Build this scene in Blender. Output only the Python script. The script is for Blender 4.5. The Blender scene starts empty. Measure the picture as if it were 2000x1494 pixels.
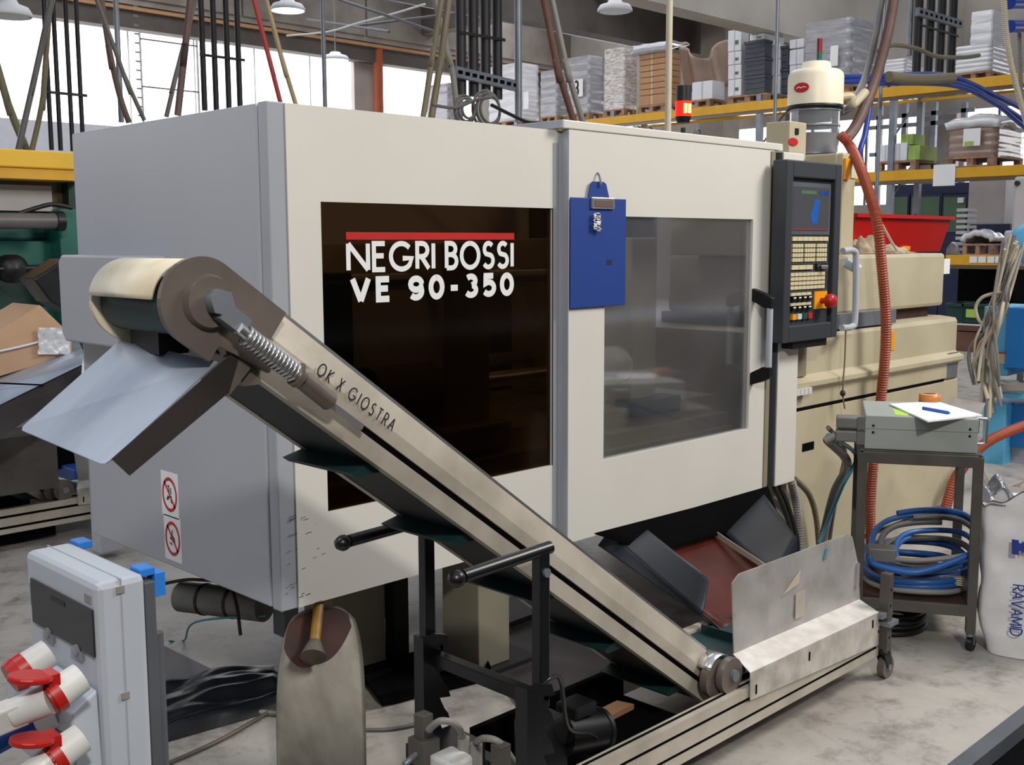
import bpy, math, random
from mathutils import Vector, Matrix, noise
random.seed(7)
V=Vector
# ---------------------------------------------------------------- camera, world, light, exposure
scn=bpy.context.scene
F=2162.03; YAW,PITCH,ROLL=[math.radians(a) for a in (45.067,-7.198,-0.175)]
CAM=V((-1.7792,-2.7634,1.5992))
FW=V((math.cos(YAW)*math.cos(PITCH),math.sin(YAW)*math.cos(PITCH),math.sin(PITCH)))
_r=V((math.sin(YAW),-math.cos(YAW),0)); _u=_r.cross(FW)
RT=_r*math.cos(ROLL)+_u*math.sin(ROLL); UP=-_r*math.sin(ROLL)+_u*math.cos(ROLL)
cd=bpy.data.cameras.new('camera'); cam=bpy.data.objects.new('camera',cd); scn.collection.objects.link(cam)
cd.sensor_width=36; cd.lens=36*F/2000; cd.clip_start=.05; cd.clip_end=200
m=Matrix((RT,UP,-FW)).transposed().to_4x4(); m.translation=CAM; cam.matrix_world=m
scn.camera=cam
w=bpy.data.worlds.new('hall_daylight'); scn.world=w; w.use_nodes=True
bg=w.node_tree.nodes['Background']; bg.inputs[0].default_value=(.70,.75,.84,1); bg.inputs[1].default_value=.74
def area(name,loc,tgt,size,power,col):
    l=bpy.data.lights.new(name,'AREA'); l.shape='RECTANGLE'; l.size=size[0]; l.size_y=size[1]; l.energy=power; l.color=col
    o=bpy.data.objects.new(name,l); scn.collection.objects.link(o); o.location=loc
    o.rotation_euler=(V(tgt)-V(loc)).to_track_quat('-Z','Y').to_euler(); return o
area('hall_lamp_key',(-2.7,-5.0,4.45),(.3,0,.7),(.35,.35),235,(1,.95,.87))
area('roof_skylight_warm',(4.6,-3.4,5.0),(2.0,0,1.3),(2.2,1.6),350,(1,.95,.88))
area('roof_skylight_aisle',(-3.2,1.5,6.0),(-.8,-.3,1.0),(2.5,2.0),110,(.88,.93,1))
area('hall_fill_far',(10,12,8.4),(10,12,0),(14,14),1800,(.95,.97,1))  # unseen fill light added to brighten the dim far hall
vs=scn.view_settings; vs.view_transform='Standard'; vs.look='None'; vs.gamma=1; vs.use_curve_mapping=False; vs.exposure=-.30
# ---------------------------------------------------------------- helpers
def at(ax,val,px,py):
    d=FW+RT*((px-1000)/F)+UP*((747-py)/F); i='xyz'.index(ax)
    return CAM+d*((val-CAM[i])/d[i])
def atd(px,py,dep): return CAM+(FW+RT*((px-1000)/F)+UP*((747-py)/F))*dep
def lin(h):
    h=h.lstrip('#'); c=[int(h[i:i+2],16)/255 for i in (0,2,4)]
    return tuple(x/12.92 if x<=.04045 else ((x+.055)/1.055)**2.4 for x in c)+(1,)
def mat(name,hexc,rough=.5,metal=0,var=.06,scale=6,bump=0,bscale=40,spec=.5,dark=None,stretch=None,coat=0):
    m=bpy.data.materials.new(name); m.use_nodes=True; nt=m.node_tree; N=nt.nodes; L=nt.links; b=N['Principled BSDF']
    b.inputs['Roughness'].default_value=rough; b.inputs['Metallic'].default_value=metal
    b.inputs['Specular IOR Level'].default_value=spec; b.inputs['Coat Weight'].default_value=coat
    tc=N.new('ShaderNodeTexCoord'); mp=N.new('ShaderNodeMapping'); L.new(tc.outputs['Object'],mp.inputs[0])
    if stretch: mp.inputs['Scale'].default_value=stretch
    no=N.new('ShaderNodeTexNoise'); no.inputs['Scale'].default_value=scale; no.inputs['Detail'].default_value=5; L.new(mp.outputs[0],no.inputs[0])
    cr=N.new('ShaderNodeValToRGB'); c=lin(hexc); d=lin(dark) if dark else tuple(x*(1-var*2.2) for x in c[:3])+(1,)
    cr.color_ramp.elements[0].position=.3; cr.color_ramp.elements[1].position=.62
    cr.color_ramp.elements[0].color=d; cr.color_ramp.elements[1].color=c
    L.new(no.outputs[0],cr.inputs[0]); L.new(cr.outputs[0],b.inputs['Base Color'])
    if bump:
        n2=N.new('ShaderNodeTexNoise'); n2.inputs['Scale'].default_value=bscale; n2.inputs['Detail'].default_value=4; L.new(mp.outputs[0],n2.inputs[0])
        bp=N.new('ShaderNodeBump'); bp.inputs['Strength'].default_value=bump; bp.inputs['Distance'].default_value=.02
        L.new(n2.outputs[0],bp.inputs['Height']); L.new(bp.outputs[0],b.inputs['Normal'])
    return m
def emit(name,hexc,s):
    m=bpy.data.materials.new(name); m.use_nodes=True; b=m.node_tree.nodes['Principled BSDF']
    b.inputs['Base Color'].default_value=lin(hexc); b.inputs['Emission Color'].default_value=lin(hexc); b.inputs['Emission Strength'].default_value=s; return m
def glass(name,tint,gl=.12,rough=.05,haze=0,hazecol='#88898c'):
    m=bpy.data.materials.new(name); m.use_nodes=True; nt=m.node_tree; N=nt.nodes; L=nt.links; N.remove(N['Principled BSDF'])
    t=N.new('ShaderNodeBsdfTransparent'); t.inputs[0].default_value=lin(tint)
    g=N.new('ShaderNodeBsdfGlossy'); g.inputs['Roughness'].default_value=rough; g.inputs[0].default_value=(.9,.9,.9,1)
    mx=N.new('ShaderNodeMixShader'); L.new(t.outputs[0],mx.inputs[1]); L.new(g.outputs[0],mx.inputs[2])
    fr=N.new('ShaderNodeFresnel'); fr.inputs[0].default_value=1.45; mm=N.new('ShaderNodeMath'); mm.operation='MULTIPLY'; mm.inputs[1].default_value=gl/.05
    L.new(fr.outputs[0],mm.inputs[0]); L.new(mm.outputs[0],mx.inputs[0]); out=mx
    if haze:
        df=N.new('ShaderNodeBsdfDiffuse'); df.inputs[0].default_value=lin(hazecol); m2=N.new('ShaderNodeMixShader')
        no=N.new('ShaderNodeTexNoise'); no.inputs['Scale'].default_value=2.3; no.inputs['Detail'].default_value=6
        tc=N.new('ShaderNodeTexCoord'); L.new(tc.outputs['Object'],no.inputs[0])
        ma=N.new('ShaderNodeMapRange'); ma.inputs[1].default_value=.3; ma.inputs[2].default_value=.75; ma.inputs[3].default_value=haze*.45; ma.inputs[4].default_value=haze*1.4
        L.new(no.outputs[0],ma.inputs[0]); L.new(ma.outputs[0],m2.inputs[0]); L.new(mx.outputs[0],m2.inputs[1]); L.new(df.outputs[0],m2.inputs[2]); out=m2
    L.new(out.outputs[0],N['Material Output'].inputs[0]); return m
M={}
def dm(k,*a,**kw): M[k]=mat(k,*a,**kw)
dm('door_white','#dad7d0',.42,var=.02,scale=2.2)
dm('housing_grey','#aeb1b9',.38,var=.02,scale=1.8)
dm('edge_grey','#a2a6ae',.4,var=.03)
dm('beige_paint','#bfb69c',.45,var=.05,scale=3,dark='#b0a68a')
dm('leg_shaded_beige','#858070',.5,var=.08,scale=4)  # leg paint darkened to carry the shade under the machine
dm('beige_dark','#8d866f',.5)
dm('rubber_black','#131316',.45)
dm('black_metal','#16171a',.32,spec=.5,var=.1)
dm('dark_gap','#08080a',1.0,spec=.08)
dm('panel_charcoal','#34373d',.5,var=.03)
dm('key_cream','#d9cda6',.5,var=.12,scale=160)
dm('steel','#c9c1b3',.42,.25,var=.12,scale=5,dark='#a8a093',bump=.08,bscale=12)
dm('steel_bright','#d6d7d8',.25,.85,var=.08)
dm('strip_sky_sheen','#eceae6',.3,.15,scale=14,dark='#d3ccc3')  # near white carries the sky reflected in the scuffed steel strip
dm('steel_worn','#b9b6b4',.36,.25,scale=9,dark='#a09c98',bump=.05,bscale=20)
dm('steel_scuffed','#d3cec6',.38,.2,scale=14,dark='#b0a79c',bump=.12,bscale=30)
dm('steel_blue','#b9c3d2',.30,.45,scale=3,dark='#98a2b4',stretch=(1,3,1))
dm('steel_dark','#766c65',.42,.3,scale=5,dark='#5c534d')
dm('flange_dark','#37312f',.5,.2)
dm('cart_steel','#59544f',.55,.2,scale=8,dark='#4a4540')
dm('belt_green','#17393a',.5,var=.15)
dm('belt_under','#20262b',.6,var=.1)
dm('cream_plastic','#e8dfc9',.45,scale=7,dark='#cdbfa0')
dm('chute_dark','#2c323d',.42,.0,var=.12)
dm('chute_red','#58190f',.4,scale=12,dark='#43110b')
dm('box_grey','#b3bac4',.4,var=.02)
dm('box_side','#9ea7ae',.45,var=.02)
dm('socket_red','#b0201a',.35)
dm('socket_white','#d5d5d2',.4)
dm('blue_plastic','#2f7fd8',.4)
dm('cable_blue','#1d4f9c',.4,var=.15)
dm('hose_blue','#2b62a8',.38,var=.12)
dm('hose_bluebright','#1c3f9f',.35,var=.1)
dm('hose_teal','#4f92a8',.4)
dm('hose_grey','#6a6765',.45,var=.12)
dm('hose_lightgrey','#8d8a84',.5)
dm('hose_orange','#9e4a30',.45,var=.1)
dm('hose_brown','#6e5650',.5,var=.1)
dm('hose_tan','#b09c78',.5)
dm('hose_red','#b23a3a',.5)
dm('hose_beige','#c7bda6',.5)
dm('hose_olive','#7d7358',.5)
dm('loader_cream','#efe6cf',.38,var=.02)
dm('label_white','#eef0f0',.5,var=.01)
dm('paper','#f4f5f6',.6,var=.01)
dm('label_red','#c02222',.45)
dm('signal_red','#7d1218',.35)
dm('signal_green','#0d5a49',.35)
dm('clip_blue','#23428f',.45,var=.03,scale=3)
dm('yellow_paint','#e0a81c',.45,var=.05)
dm('yellow_guard','#f0bd2c',.45,var=.03)
dm('galv','#8a9099',.45,.5,var=.1)
dm('galv_dark','#63686f',.5,.3,var=.1)
dm('pipe_black','#18181d',.5)
dm('wood_pallet','#b08d70',.7,scale=8,dark='#7d5d48')
dm('wood_dark','#6b4a3c',.7,var=.12)
dm('film_grey','#a9a8b0',.22,var=.12,scale=3,bump=.5,bscale=5,coat=.5,stretch=(1,1,5))
dm('film_white','#e2e3e8',.25,var=.08,scale=3,bump=.5,bscale=5,coat=.4,stretch=(1,1,4))
dm('film_brown','#a48c7c',.25,var=.1,scale=3,bump=.5,bscale=5,coat=.4)
dm('film_mixed','#d9dadd',.3,scale=9,dark='#a08a72',bump=.3,bscale=8,stretch=(1,1,4),coat=.3)
dm('cardboard','#b88d66',.7,var=.06)
dm('cardboard_pale','#c9a483',.6,var=.06)
dm('carton_white','#e3e6ec',.6,var=.03)
dm('carton_green','#a4c458',.6,var=.2,scale=4)
dm('crate_dark','#474c58',.5,var=.1)
dm('bin_red','#b4140a',.35,var=.05)
dm('rag','#b9a88f',.8,scale=18,dark='#7d6d5a',bump=.4,bscale=30)
dm('teal_machine','#1f6b5e',.4,var=.18,scale=2)
dm('teal_dark','#123b36',.5,var=.15)
dm('smoked_brown','#6a5942',.2,var=.05)
dm('locker_green','#4f6e55',.5)
dm('locker_navy','#1f2a4d',.5)
dm('wall_paint','#cfd2dc',.7,var=.03)
dm('cabinet_grey','#b9b6b8',.5,var=.03)
dm('concrete','#958d85',.85,scale=1.3,dark='#7a726b',bump=.05,bscale=8)
dm('concrete_light','#b9b3ab',.85,scale=.6,dark='#9d968e')
dm('concrete_dark','#5f5853',.9,scale=1.1,dark='#4a4440')
dm('orange_post','#a4512c',.6)
dm('sky_machine_blue','#5fb4dd',.42,var=.04)
dm('deep_blue','#1f6fb8',.42,var=.05)
dm('tarp_black','#17191f',.32,var=.2,bump=.2,bscale=6)
dm('plate_floor','#4a4547',.5,.3,scale=4,dark='#3b3638')
dm('bag_white','#e6e5e4',.5,var=.05,scale=4,bump=.5,bscale=7)
dm('foil','#a8aab0',.25,.7,bump=.6,bscale=12)
dm('ink_blue','#2a3f92',.5)
dm('ink_black','#222226',.6)
dm('tape_orange','#c4762c',.4)
dm('pen_blue','#1f5fb8',.35)
dm('sticky_green','#b7dc5a',.6)
dm('control_box','#9fa5a0',.5,var=.03)
dm('yellow_handle','#a07a28',.5,scale=9,dark='#6d4a18')
dm('shovel_blade','#68645b',.5,.2,scale=5,dark='#524c42',stretch=(3,3,.8))
dm('rust','#3a1a10',.8,scale=14,dark='#20110c')
dm('motor_grey','#777672',.5,var=.1)
dm('orange_button','#f0a018',.4)
dm('green_crate','#1c4038',.5)
M['pane_dark']=glass('pane_dark','#8c7862',.012,.08,haze=.02,hazecol='#2a2420')
M['pane_grey']=glass('pane_grey','#f0f0f2',.03,.07,haze=.09,hazecol='#9a9ba3')  # diffuse haze stands in for reflections on this pane
M['clear_plastic']=glass('clear_plastic','#d8dce0',.08,.1,haze=.3,hazecol='#c8ccd2')
M['smoked_window']=glass('smoked_window','#5c5c60',.05,.08,haze=.2,hazecol='#6a6a6e')
M['window_sky']=emit('window_sky','#fbfbff',4.0)
M['lamp_glow']=emit('lamp_glow','#ffffff',6)
M['beacon_lit']=emit('beacon_lit','#f0180a',1.5)
M['beacon_core']=emit('beacon_core','#ffd060',5)
def screen_mat():
    m=bpy.data.materials.new('display'); m.use_nodes=True; b=m.node_tree.nodes['Principled BSDF']
    b.inputs['Base Color'].default_value=lin('#3b3c40'); b.inputs['Roughness'].default_value=.25
    b.inputs['Emission Color'].default_value=lin('#5a5a60'); b.inputs['Emission Strength'].default_value=.35; return m
M['display']=screen_mat()
def floor_mat():
    m=bpy.data.materials.new('worn_concrete_floor'); m.use_nodes=True; nt=m.node_tree; N=nt.nodes; L=nt.links; b=N['Principled BSDF']
    tc=N.new('ShaderNodeTexCoord')
    def noi(s,d,r=.6): n=N.new('ShaderNodeTexNoise'); n.inputs['Scale'].default_value=s; n.inputs['Detail'].default_value=d; n.inputs['Roughness'].default_value=r; L.new(tc.outputs['Object'],n.inputs[0]); return n
    a=noi(1.7,8,.65); r1=N.new('ShaderNodeValToRGB'); e=r1.color_ramp.elements; e[0].position=.34; e[0].color=lin('#9c9791'); e[1].position=.6; e[1].color=lin('#b3aea7'); L.new(a.outputs[0],r1.inputs[0])
    c=noi(5,10,.72); r2=N.new('ShaderNodeValToRGB'); e=r2.color_ramp.elements; e[0].position=.30; e[0].color=lin('#7c756f'); e[1].position=.5; e[1].color=(1,1,1,1); L.new(c.outputs[0],r2.inputs[0])
    mx=N.new('ShaderNodeMixRGB'); mx.blend_type='MULTIPLY'; mx.inputs[0].default_value=.75; L.new(r1.outputs[0],mx.inputs[1]); L.new(r2.outputs[0],mx.inputs[2])
    v=N.new('ShaderNodeTexVoronoi'); v.feature='DISTANCE_TO_EDGE'; v.inputs['Scale'].default_value=1.1
    ad=N.new('ShaderNodeVectorMath'); sc=N.new('ShaderNodeVectorMath'); sc.operation='SCALE'; sc.inputs[3].default_value=.35; L.new(a.outputs[1],sc.inputs[0]); L.new(tc.outputs['Object'],ad.inputs[0]); L.new(sc.outputs[0],ad.inputs[1]); L.new(ad.outputs[0],v.inputs[0])
    r3=N.new('ShaderNodeValToRGB'); e=r3.color_ramp.elements; e[0].position=0; e[0].color=lin('#8c857e'); e[1].position=.006; e[1].color=(1,1,1,1); L.new(v.outputs[0],r3.inputs[0])
    m3=N.new('ShaderNodeMixRGB'); m3.blend_type='MULTIPLY'; m3.inputs[0].default_value=.2; L.new(mx.outputs[0],m3.inputs[1]); L.new(r3.outputs[0],m3.inputs[2])
    L.new(m3.outputs[0],b.inputs['Base Color'])
    rr=N.new('ShaderNodeMapRange'); rr.inputs[3].default_value=.28; rr.inputs[4].default_value=.7; L.new(c.outputs[0],rr.inputs[0]); L.new(rr.outputs[0],b.inputs['Roughness'])
    bp=N.new('ShaderNodeBump'); bp.inputs['Strength'].default_value=.15; bp.inputs['Distance'].default_value=.01; L.new(c.outputs[0],bp.inputs['Height']); L.new(bp.outputs[0],b.inputs['Normal'])
    return m
M['floor']=floor_mat()

COL=scn.collection
ORG={}
class G:
    def __init__(s): s.v=[]; s.f=[]; s.smooth=[]
    def add(s,vs,fs,sm=False):
        o=len(s.v); s.v+= [V(x) for x in vs]; s.f+=[tuple(i+o for i in f) for f in fs]; s.smooth+=[sm]*len(fs); return s
    def hexa(s,b,t): # 4 bottom, 4 top (same order)
        return s.add(list(b)+list(t),[(3,2,1,0),(4,5,6,7),(0,1,5,4),(1,2,6,5),(2,3,7,6),(3,0,4,7)])
    def box(s,a,b):
        x0,x1=sorted((a[0],b[0])); y0,y1=sorted((a[1],b[1])); z0,z1=sorted((a[2],b[2]))
        return s.hexa([(x0,y0,z0),(x1,y0,z0),(x1,y1,z0),(x0,y1,z0)],[(x0,y0,z1),(x1,y0,z1),(x1,y1,z1),(x0,y1,z1)])
    def ob(s,c,ex,ey,ez): # oriented box, half-extent vectors
        c,ex,ey,ez=V(c),V(ex),V(ey),V(ez)
        q=[-ex-ey,ex-ey,ex+ey,-ex+ey]
        return s.hexa([c+k-ez for k in q],[c+k+ez for k in q])
    def prism(s,pts,d): # polygon extruded by d
        n=len(pts); p=[V(x) for x in pts]; d=V(d)
        return s.add(p+[x+d for x in p],[tuple(range(n))[::-1],tuple(range(n,2*n))]+[(i,(i+1)%n,n+(i+1)%n,n+i) for i in range(n)])
    def cyl(s,a,b,r,r2=None,n=16,cap=True):
        a,b=V(a),V(b); r2=r if r2 is None else r2; d=(b-a).normalized(); u=d.orthogonal().normalized(); w_=d.cross(u)
        ring=lambda c,R:[c+(u*math.cos(2*math.pi*i/n)+w_*math.sin(2*math.pi*i/n))*R for i in range(n)]
        s.add(ring(a,r)+ring(b,r2),[(i,(i+1)%n,n+(i+1)%n,n+i) for i in range(n)],True)
        if cap: s.add(ring(a,r),[tuple(range(n))[::-1]]); s.add(ring(b,r2),[tuple(range(n))])
        return s
    def lathe(s,c,ax,prof,n=24):
        c,ax=V(c),V(ax).normalized(); u=ax.orthogonal().normalized(); w_=ax.cross(u); vs=[]
        for r,h in prof: vs+=[c+ax*h+(u*math.cos(2*math.pi*i/n)+w_*math.sin(2*math.pi*i/n))*r for i in range(n)]
        fs=[(k*n+i,k*n+(i+1)%n,(k+1)*n+(i+1)%n,(k+1)*n+i) for k in range(len(prof)-1) for i in range(n)]
        return s.add(vs,fs,True)
    def tube(s,pts,r,n=10,rib=0,pitch=.02,seg=8,closed=False):
        P=spline(pts,seg)
        if rib:
            L=[0]
            for a,b in zip(P,P[1:]): L.append(L[-1]+(b-a).length)
            k=max(4,int(L[-1]/pitch*2)); Q=[]; j=0
            for i in range(k+1):
                t=L[-1]*i/k
                while j<len(L)-2 and L[j+1]<t: j+=1
                Q.append(P[j].lerp(P[j+1],min(1,max(0,(t-L[j])/max(1e-9,L[j+1]-L[j])))))
            P=Q
        vs=[]; u=None
        for i,p in enumerate(P):
            d=(P[min(i+1,len(P)-1)]-P[max(i-1,0)]).normalized()
            if u is None: u=d.orthogonal().normalized()
            u=(u-d*u.dot(d)).normalized(); w_=d.cross(u)
            R=r*(1+rib*(1 if i%2 else -1)) if rib else r
            vs+=[p+(u*math.cos(2*math.pi*k/n)+w_*math.sin(2*math.pi*k/n))*R for k in range(n)]
        fs=[(i*n+k,i*n+(k+1)%n,(i+1)*n+(k+1)%n,(i+1)*n+k) for i in range(len(P)-1) for k in range(n)]
        s.add(vs,fs,not rib); s.add(vs[:n],[tuple(range(n))[::-1]]); s.add(vs[-n:],[tuple(range(n))]); return s
    def sheet(s,fn,nu,nv,th=0):
        vs=[V(fn(i/nu,j/nv)) for j in range(nv+1) for i in range(nu+1)]; W=nu+1
        fs=[(j*W+i,j*W+i+1,(j+1)*W+i+1,(j+1)*W+i) for j in range(nv) for i in range(nu)]
        return s.add(vs,fs,True)
def spline(pts,seg=8):
    P=[V(p) for p in pts]
    if len(P)<3: return P
    out=[]; 
    for i in range(len(P)-1):
        a=P[max(i-1,0)]; b=P[i]; c=P[i+1]; d=P[min(i+2,len(P)-1)]
        for k in range(seg):
            t=k/seg; out.append(.5*((2*b)+(c-a)*t+(2*a-5*b+4*c-d)*t*t+(-a+3*b-3*c+d)*t**3))
    return out+[P[-1]]
def obj(name,g,m,parent=None,bev=0,solid=0,label=None):
    me=bpy.data.meshes.new(name)
    if parent is not None: org=ORG[parent.name]
    else:
        xs=[v.x for v in g.v]; ys=[v.y for v in g.v]; zs=[v.z for v in g.v]; org=V(((min(xs)+max(xs))/2,(min(ys)+max(ys))/2,min(zs)))
    me.from_pydata([v-org for v in g.v],[],g.f); me.polygons.foreach_set('use_smooth',g.smooth); me.update()
    me.materials.append(M[m] if isinstance(m,str) else m)
    o=bpy.data.objects.new(name,me); COL.objects.link(o)
    if parent is not None: o.parent=parent
    else: o.location=org
    ORG[o.name]=org
    if bev:
        b=o.modifiers.new('bevel','BEVEL'); b.width=bev; b.segments=2; b.limit_method='ANGLE'; b.angle_limit=.6
    if solid:
        b=o.modifiers.new('solid','SOLIDIFY'); b.thickness=solid; b.offset=0
    if label: o['label']=label
    return o
def tag(o,label,cat,group=None,kind=None):
    o['label']=label; o['category']=cat
    if group: o['group']=group
    if kind: o['kind']=kind
    return o
def thing(name,label,cat,loc,group=None):
    o=bpy.data.objects.new(name,None); COL.objects.link(o); o.location=loc; o.empty_display_size=.1; ORG[o.name]=V(loc); return tag(o,label,cat,group)
def struct(name,g,m,parent=None,bev=0):
    o=obj(name,g,m,parent,bev)
    if parent is None: o['kind']='structure'
    return o
def copy_tree(o,parent=None):
    c=o.copy(); COL.objects.link(c); ORG[c.name]=ORG[o.name]
    if parent is not None: c.parent=parent
    for ch in list(o.children): copy_tree(ch,c)
    return c
B=lambda a,b: G().box(a,b)
# stroke lettering: glyphs as polylines in a unit cell
def arc(cx,cy,rx,ry,a0,a1,n=12): return [(cx+rx*math.cos(math.radians(a0+(a1-a0)*i/n)),cy+ry*math.sin(math.radians(a0+(a1-a0)*i/n))) for i in range(n+1)]
GL={'N':(.86,[[(0,0),(0,1)],[(0,1),(.86,0)],[(.86,0),(.86,1)]]),'E':(.5,[[(.5,1),(0,1),(0,0),(.5,0)],[(0,.53),(.44,.53)]]),
'G':(.98,[arc(.5,.5,.5,.5,42,318,18)+[(.98,.42),(.55,.42)]]),'R':(.52,[[(0,0),(0,1),(.24,1)]+arc(.24,.74,.26,.26,90,-90,8)[1:]+[(0,.48)],[(.2,.48),(.56,0)]]),
'I':(.0,[[(0,0),(0,1)]]),'B':(.5,[[(0,0),(0,1),(.2,1)]+arc(.22,.77,.24,.23,90,-90,8)+[(0,.54)],[(.22,.54)]+arc(.24,.27,.27,.27,90,-90,8)+[(0,0)]]),
'O':(.9,[arc(.45,.5,.45,.5,90,450,24)]),'S':(.52,[arc(.27,.75,.23,.25,35,230,10)+arc(.25,.27,.26,.27,55,-150,10)]),
'V':(.7,[[(0,1.06),(.35,-.05)],[(.35,-.05),(.7,1.06)]]),'9':(.56,[arc(.28,.69,.27,.29,0,360,14)+arc(.26,.34,.29,.34,0,-140,8)]),
'0':(.56,[arc(.28,.5,.28,.5,90,450,20)]),'-':(.36,[[(0,.42),(.36,.42)]]),
'3':(.52,[arc(.25,.76,.24,.24,140,-80,10)+arc(.25,.26,.27,.27,80,-150,10)]),'5':(.54,[[(.5,1),(.08,1),(.04,.55)]+arc(.25,.33,.29,.33,120,-145,12)]),
'A':(.66,[[(0,0),(.33,1)],[(.33,1),(.66,0)],[(.12,.34),(.54,.34)]]),'M':(.78,[[(0,0),(.05,1)],[(.05,1),(.39,.1)],[(.39,.1),(.73,1)],[(.73,1),(.78,0)]]),'D':(.66,[[(0,0),(0,1),(.25,1)]+arc(.25,.5,.42,.5,90,-90,12)+[(0,0)]]),
'K':(.5,[[(0,0),(0,1)],[(.5,1),(0,.45),(.5,0)]]),'X':(.55,[[(0,0),(.55,1)],[(0,1),(.55,0)]]),'T':(.6,[[(0,1),(.6,1)],[(.3,1),(.3,0)]]),
'8':(.5,[arc(.25,.75,.22,.25,90,450,14),arc(.25,.25,.25,.25,90,450,14)]),'7':(.5,[[(0,1),(.5,1),(.15,0)]]),'6':(.54,[arc(.28,.31,.27,.31,0,360,14),[(.03,.4),(.1,.75),(.42,1)]]),' ':(.12,[])}
def stroke(g,pl,wd,f3,off):
    P=[V((x,y)) for x,y in pl]; n=len(P); closed=(P[0]-P[-1]).length<1e-4; Lp=[]; Rp=[]
    for i in range(n):
        d0=(P[i]-P[i-1]).normalized() if i>0 else ((P[0]-P[-2]).normalized() if closed else None)
        d1=(P[i+1]-P[i]).normalized() if i<n-1 else ((P[1]-P[0]).normalized() if closed else None)
        d0=d0 if d0 is not None else d1; d1=d1 if d1 is not None else d0
        t=(d0+d1); t=t.normalized() if t.length>.05 else d1
        nn=V((-t.y,t.x)); c=max(.72,abs(nn.dot(V((-d1.y,d1.x))))); k=wd/2/c; Lp.append(P[i]+nn*k); Rp.append(P[i]-nn*k)
    vs=[f3(p.x,p.y,off+i*.12) for i,p in enumerate(Lp)]+[f3(p.x,p.y,off+i*.12) for i,p in enumerate(Rp)]
    g.add(vs,[(i,i+1,n+i+1,n+i) for i in range(n-1)])
def lettering(text,width,height,wd,f3,gap=.14,off=0):
    tot=sum(GL[c][0] for c in text)+gap*(len(text)-1); s=width/tot; g=G(); x=0
    for c in text:
        for pl in GL[c][1]: stroke(g,[(( x+a)*s,b*height) for a,b in pl],wd,f3,off)
        x+=GL[c][0]+gap
    return g
def holed(ax0,ax1,z0,z1,hx0,hx1,hz0,hz1,y0,y1):
    return G().box((ax0,y0,z0),(hx0,y1,z1)).box((hx1,y0,z0),(ax1,y1,z1)).box((hx0,y0,z0),(hx1,y1,hz0)).box((hx0,y0,hz1),(hx1,y1,z1))
# ---------------------------------------------------------------- setting
struct('floor',G().add([(-14,-1.42,0),(30,-1.42,0),(30,26,0),(-14,26,0)],[(0,1,2,3)]),'floor')
struct('trim_1',B((-14,-1.475,-.06),(30,-1.42,.004)),'galv_dark')                 # steel edge angle along the slab
struct('floor_aisle',G().add([(-14,-12,-.05),(30,-12,-.05),(30,-1.475,-.05),(-14,-1.475,-.05)],[(0,1,2,3)]),'dark_gap')
YW=21; XW=24
struct('wall_back',B((-14,YW,0),(XW,YW+.3,4.17)).box((-14,YW,6.25),(XW,YW+.3,9)),'wall_paint')
# window band of the back wall: mullioned translucent sheets
wp=[at('y',YW,p,180).x for p in (690,745,905)]
wx=[(-14,wp[0]),(wp[1],wp[2]+.5)]
for i,(a,b) in enumerate(wx):
    wn=struct('window_%d'%(i+1),B((a,YW+.1,4.17),(b,YW+.14,6.25)),'window_sky')
    k=a+1.6
    while k<b-.3:
        struct('mullion',B((k,YW+.02,4.17),(k+.035,YW+.09,6.25)),'label_white',wn); k+=1.6
pc=G()
for a,b in ((wp[0],wp[1]),(wp[2]+.5,24)): pc.box((a,YW-.05,0),(b,YW+.3,6.25))
struct('trim_2',pc,'concrete_light')
beam=struct('trim_3',B((-10,YW-.5,6.72),(XW,YW-.1,7.9)),'concrete')
for i in range(9):                                                                  # precast panels of the wall above the windows
    struct('panel',B((-9+i*3.6,YW-.56,6.85),(-9+i*3.6+3.54,YW-.5,7.9)),'concrete_light' if i in (3,4) else 'concrete',beam)
for z in (6.98,7.1,7.24,7.42,7.6): struct('cable_run',B((1.0,YW-.60,z),(9.2,YW-.57,z+.03)),'pipe_black',beam)
struct('trim_4',B((-10,YW-.35,6.25),(XW,YW-.02,6.72)),'concrete_dark')
struct('trim_5',B((-10,YW-.45,6.62),(XW,YW-.36,6.70)),'cardboard')
# right wall with a low window band
struct('wall_right',B((XW,-6,0),(XW+.3,YW,2.5)).box((XW,-6,4.6),(XW+.3,YW,9)),'concrete_light')
for i,(a,b) in enumerate(((-4,2.2),(3.0,8.4),(9.2,15.0),(15.8,20.6))):
    wn=struct('window_%d'%(i+6),B((XW+.1,a,2.5),(XW+.14,b,4.6)),'window_sky')
    k=a+1.5
    while k<b-.3: struct('mullion',B((XW+.02,k,2.5),(XW+.09,k+.05,4.6)),'galv_dark',wn); k+=1.5
g=G()
for a,b in ((-6,-4),(2.2,3.0),(8.4,9.2),(15.0,15.8),(20.6,21)): g.box((XW-.2,a,2.5),(XW+.3,b,4.6))
struct('trim_6',g,'concrete')
struct('ceiling',B((-10,5,8.9),(XW,YW,9.05)),'concrete_dark')
struct('wall_left',B((-14.3,-14,0),(-14,YW,9)),'concrete')
struct('wall_front',B((-14,-14.3,0),(XW,-14,9)),'concrete')
struct('wall_right_front',B((XW,-14,0),(XW+.3,-6,9)),'concrete')
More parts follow.
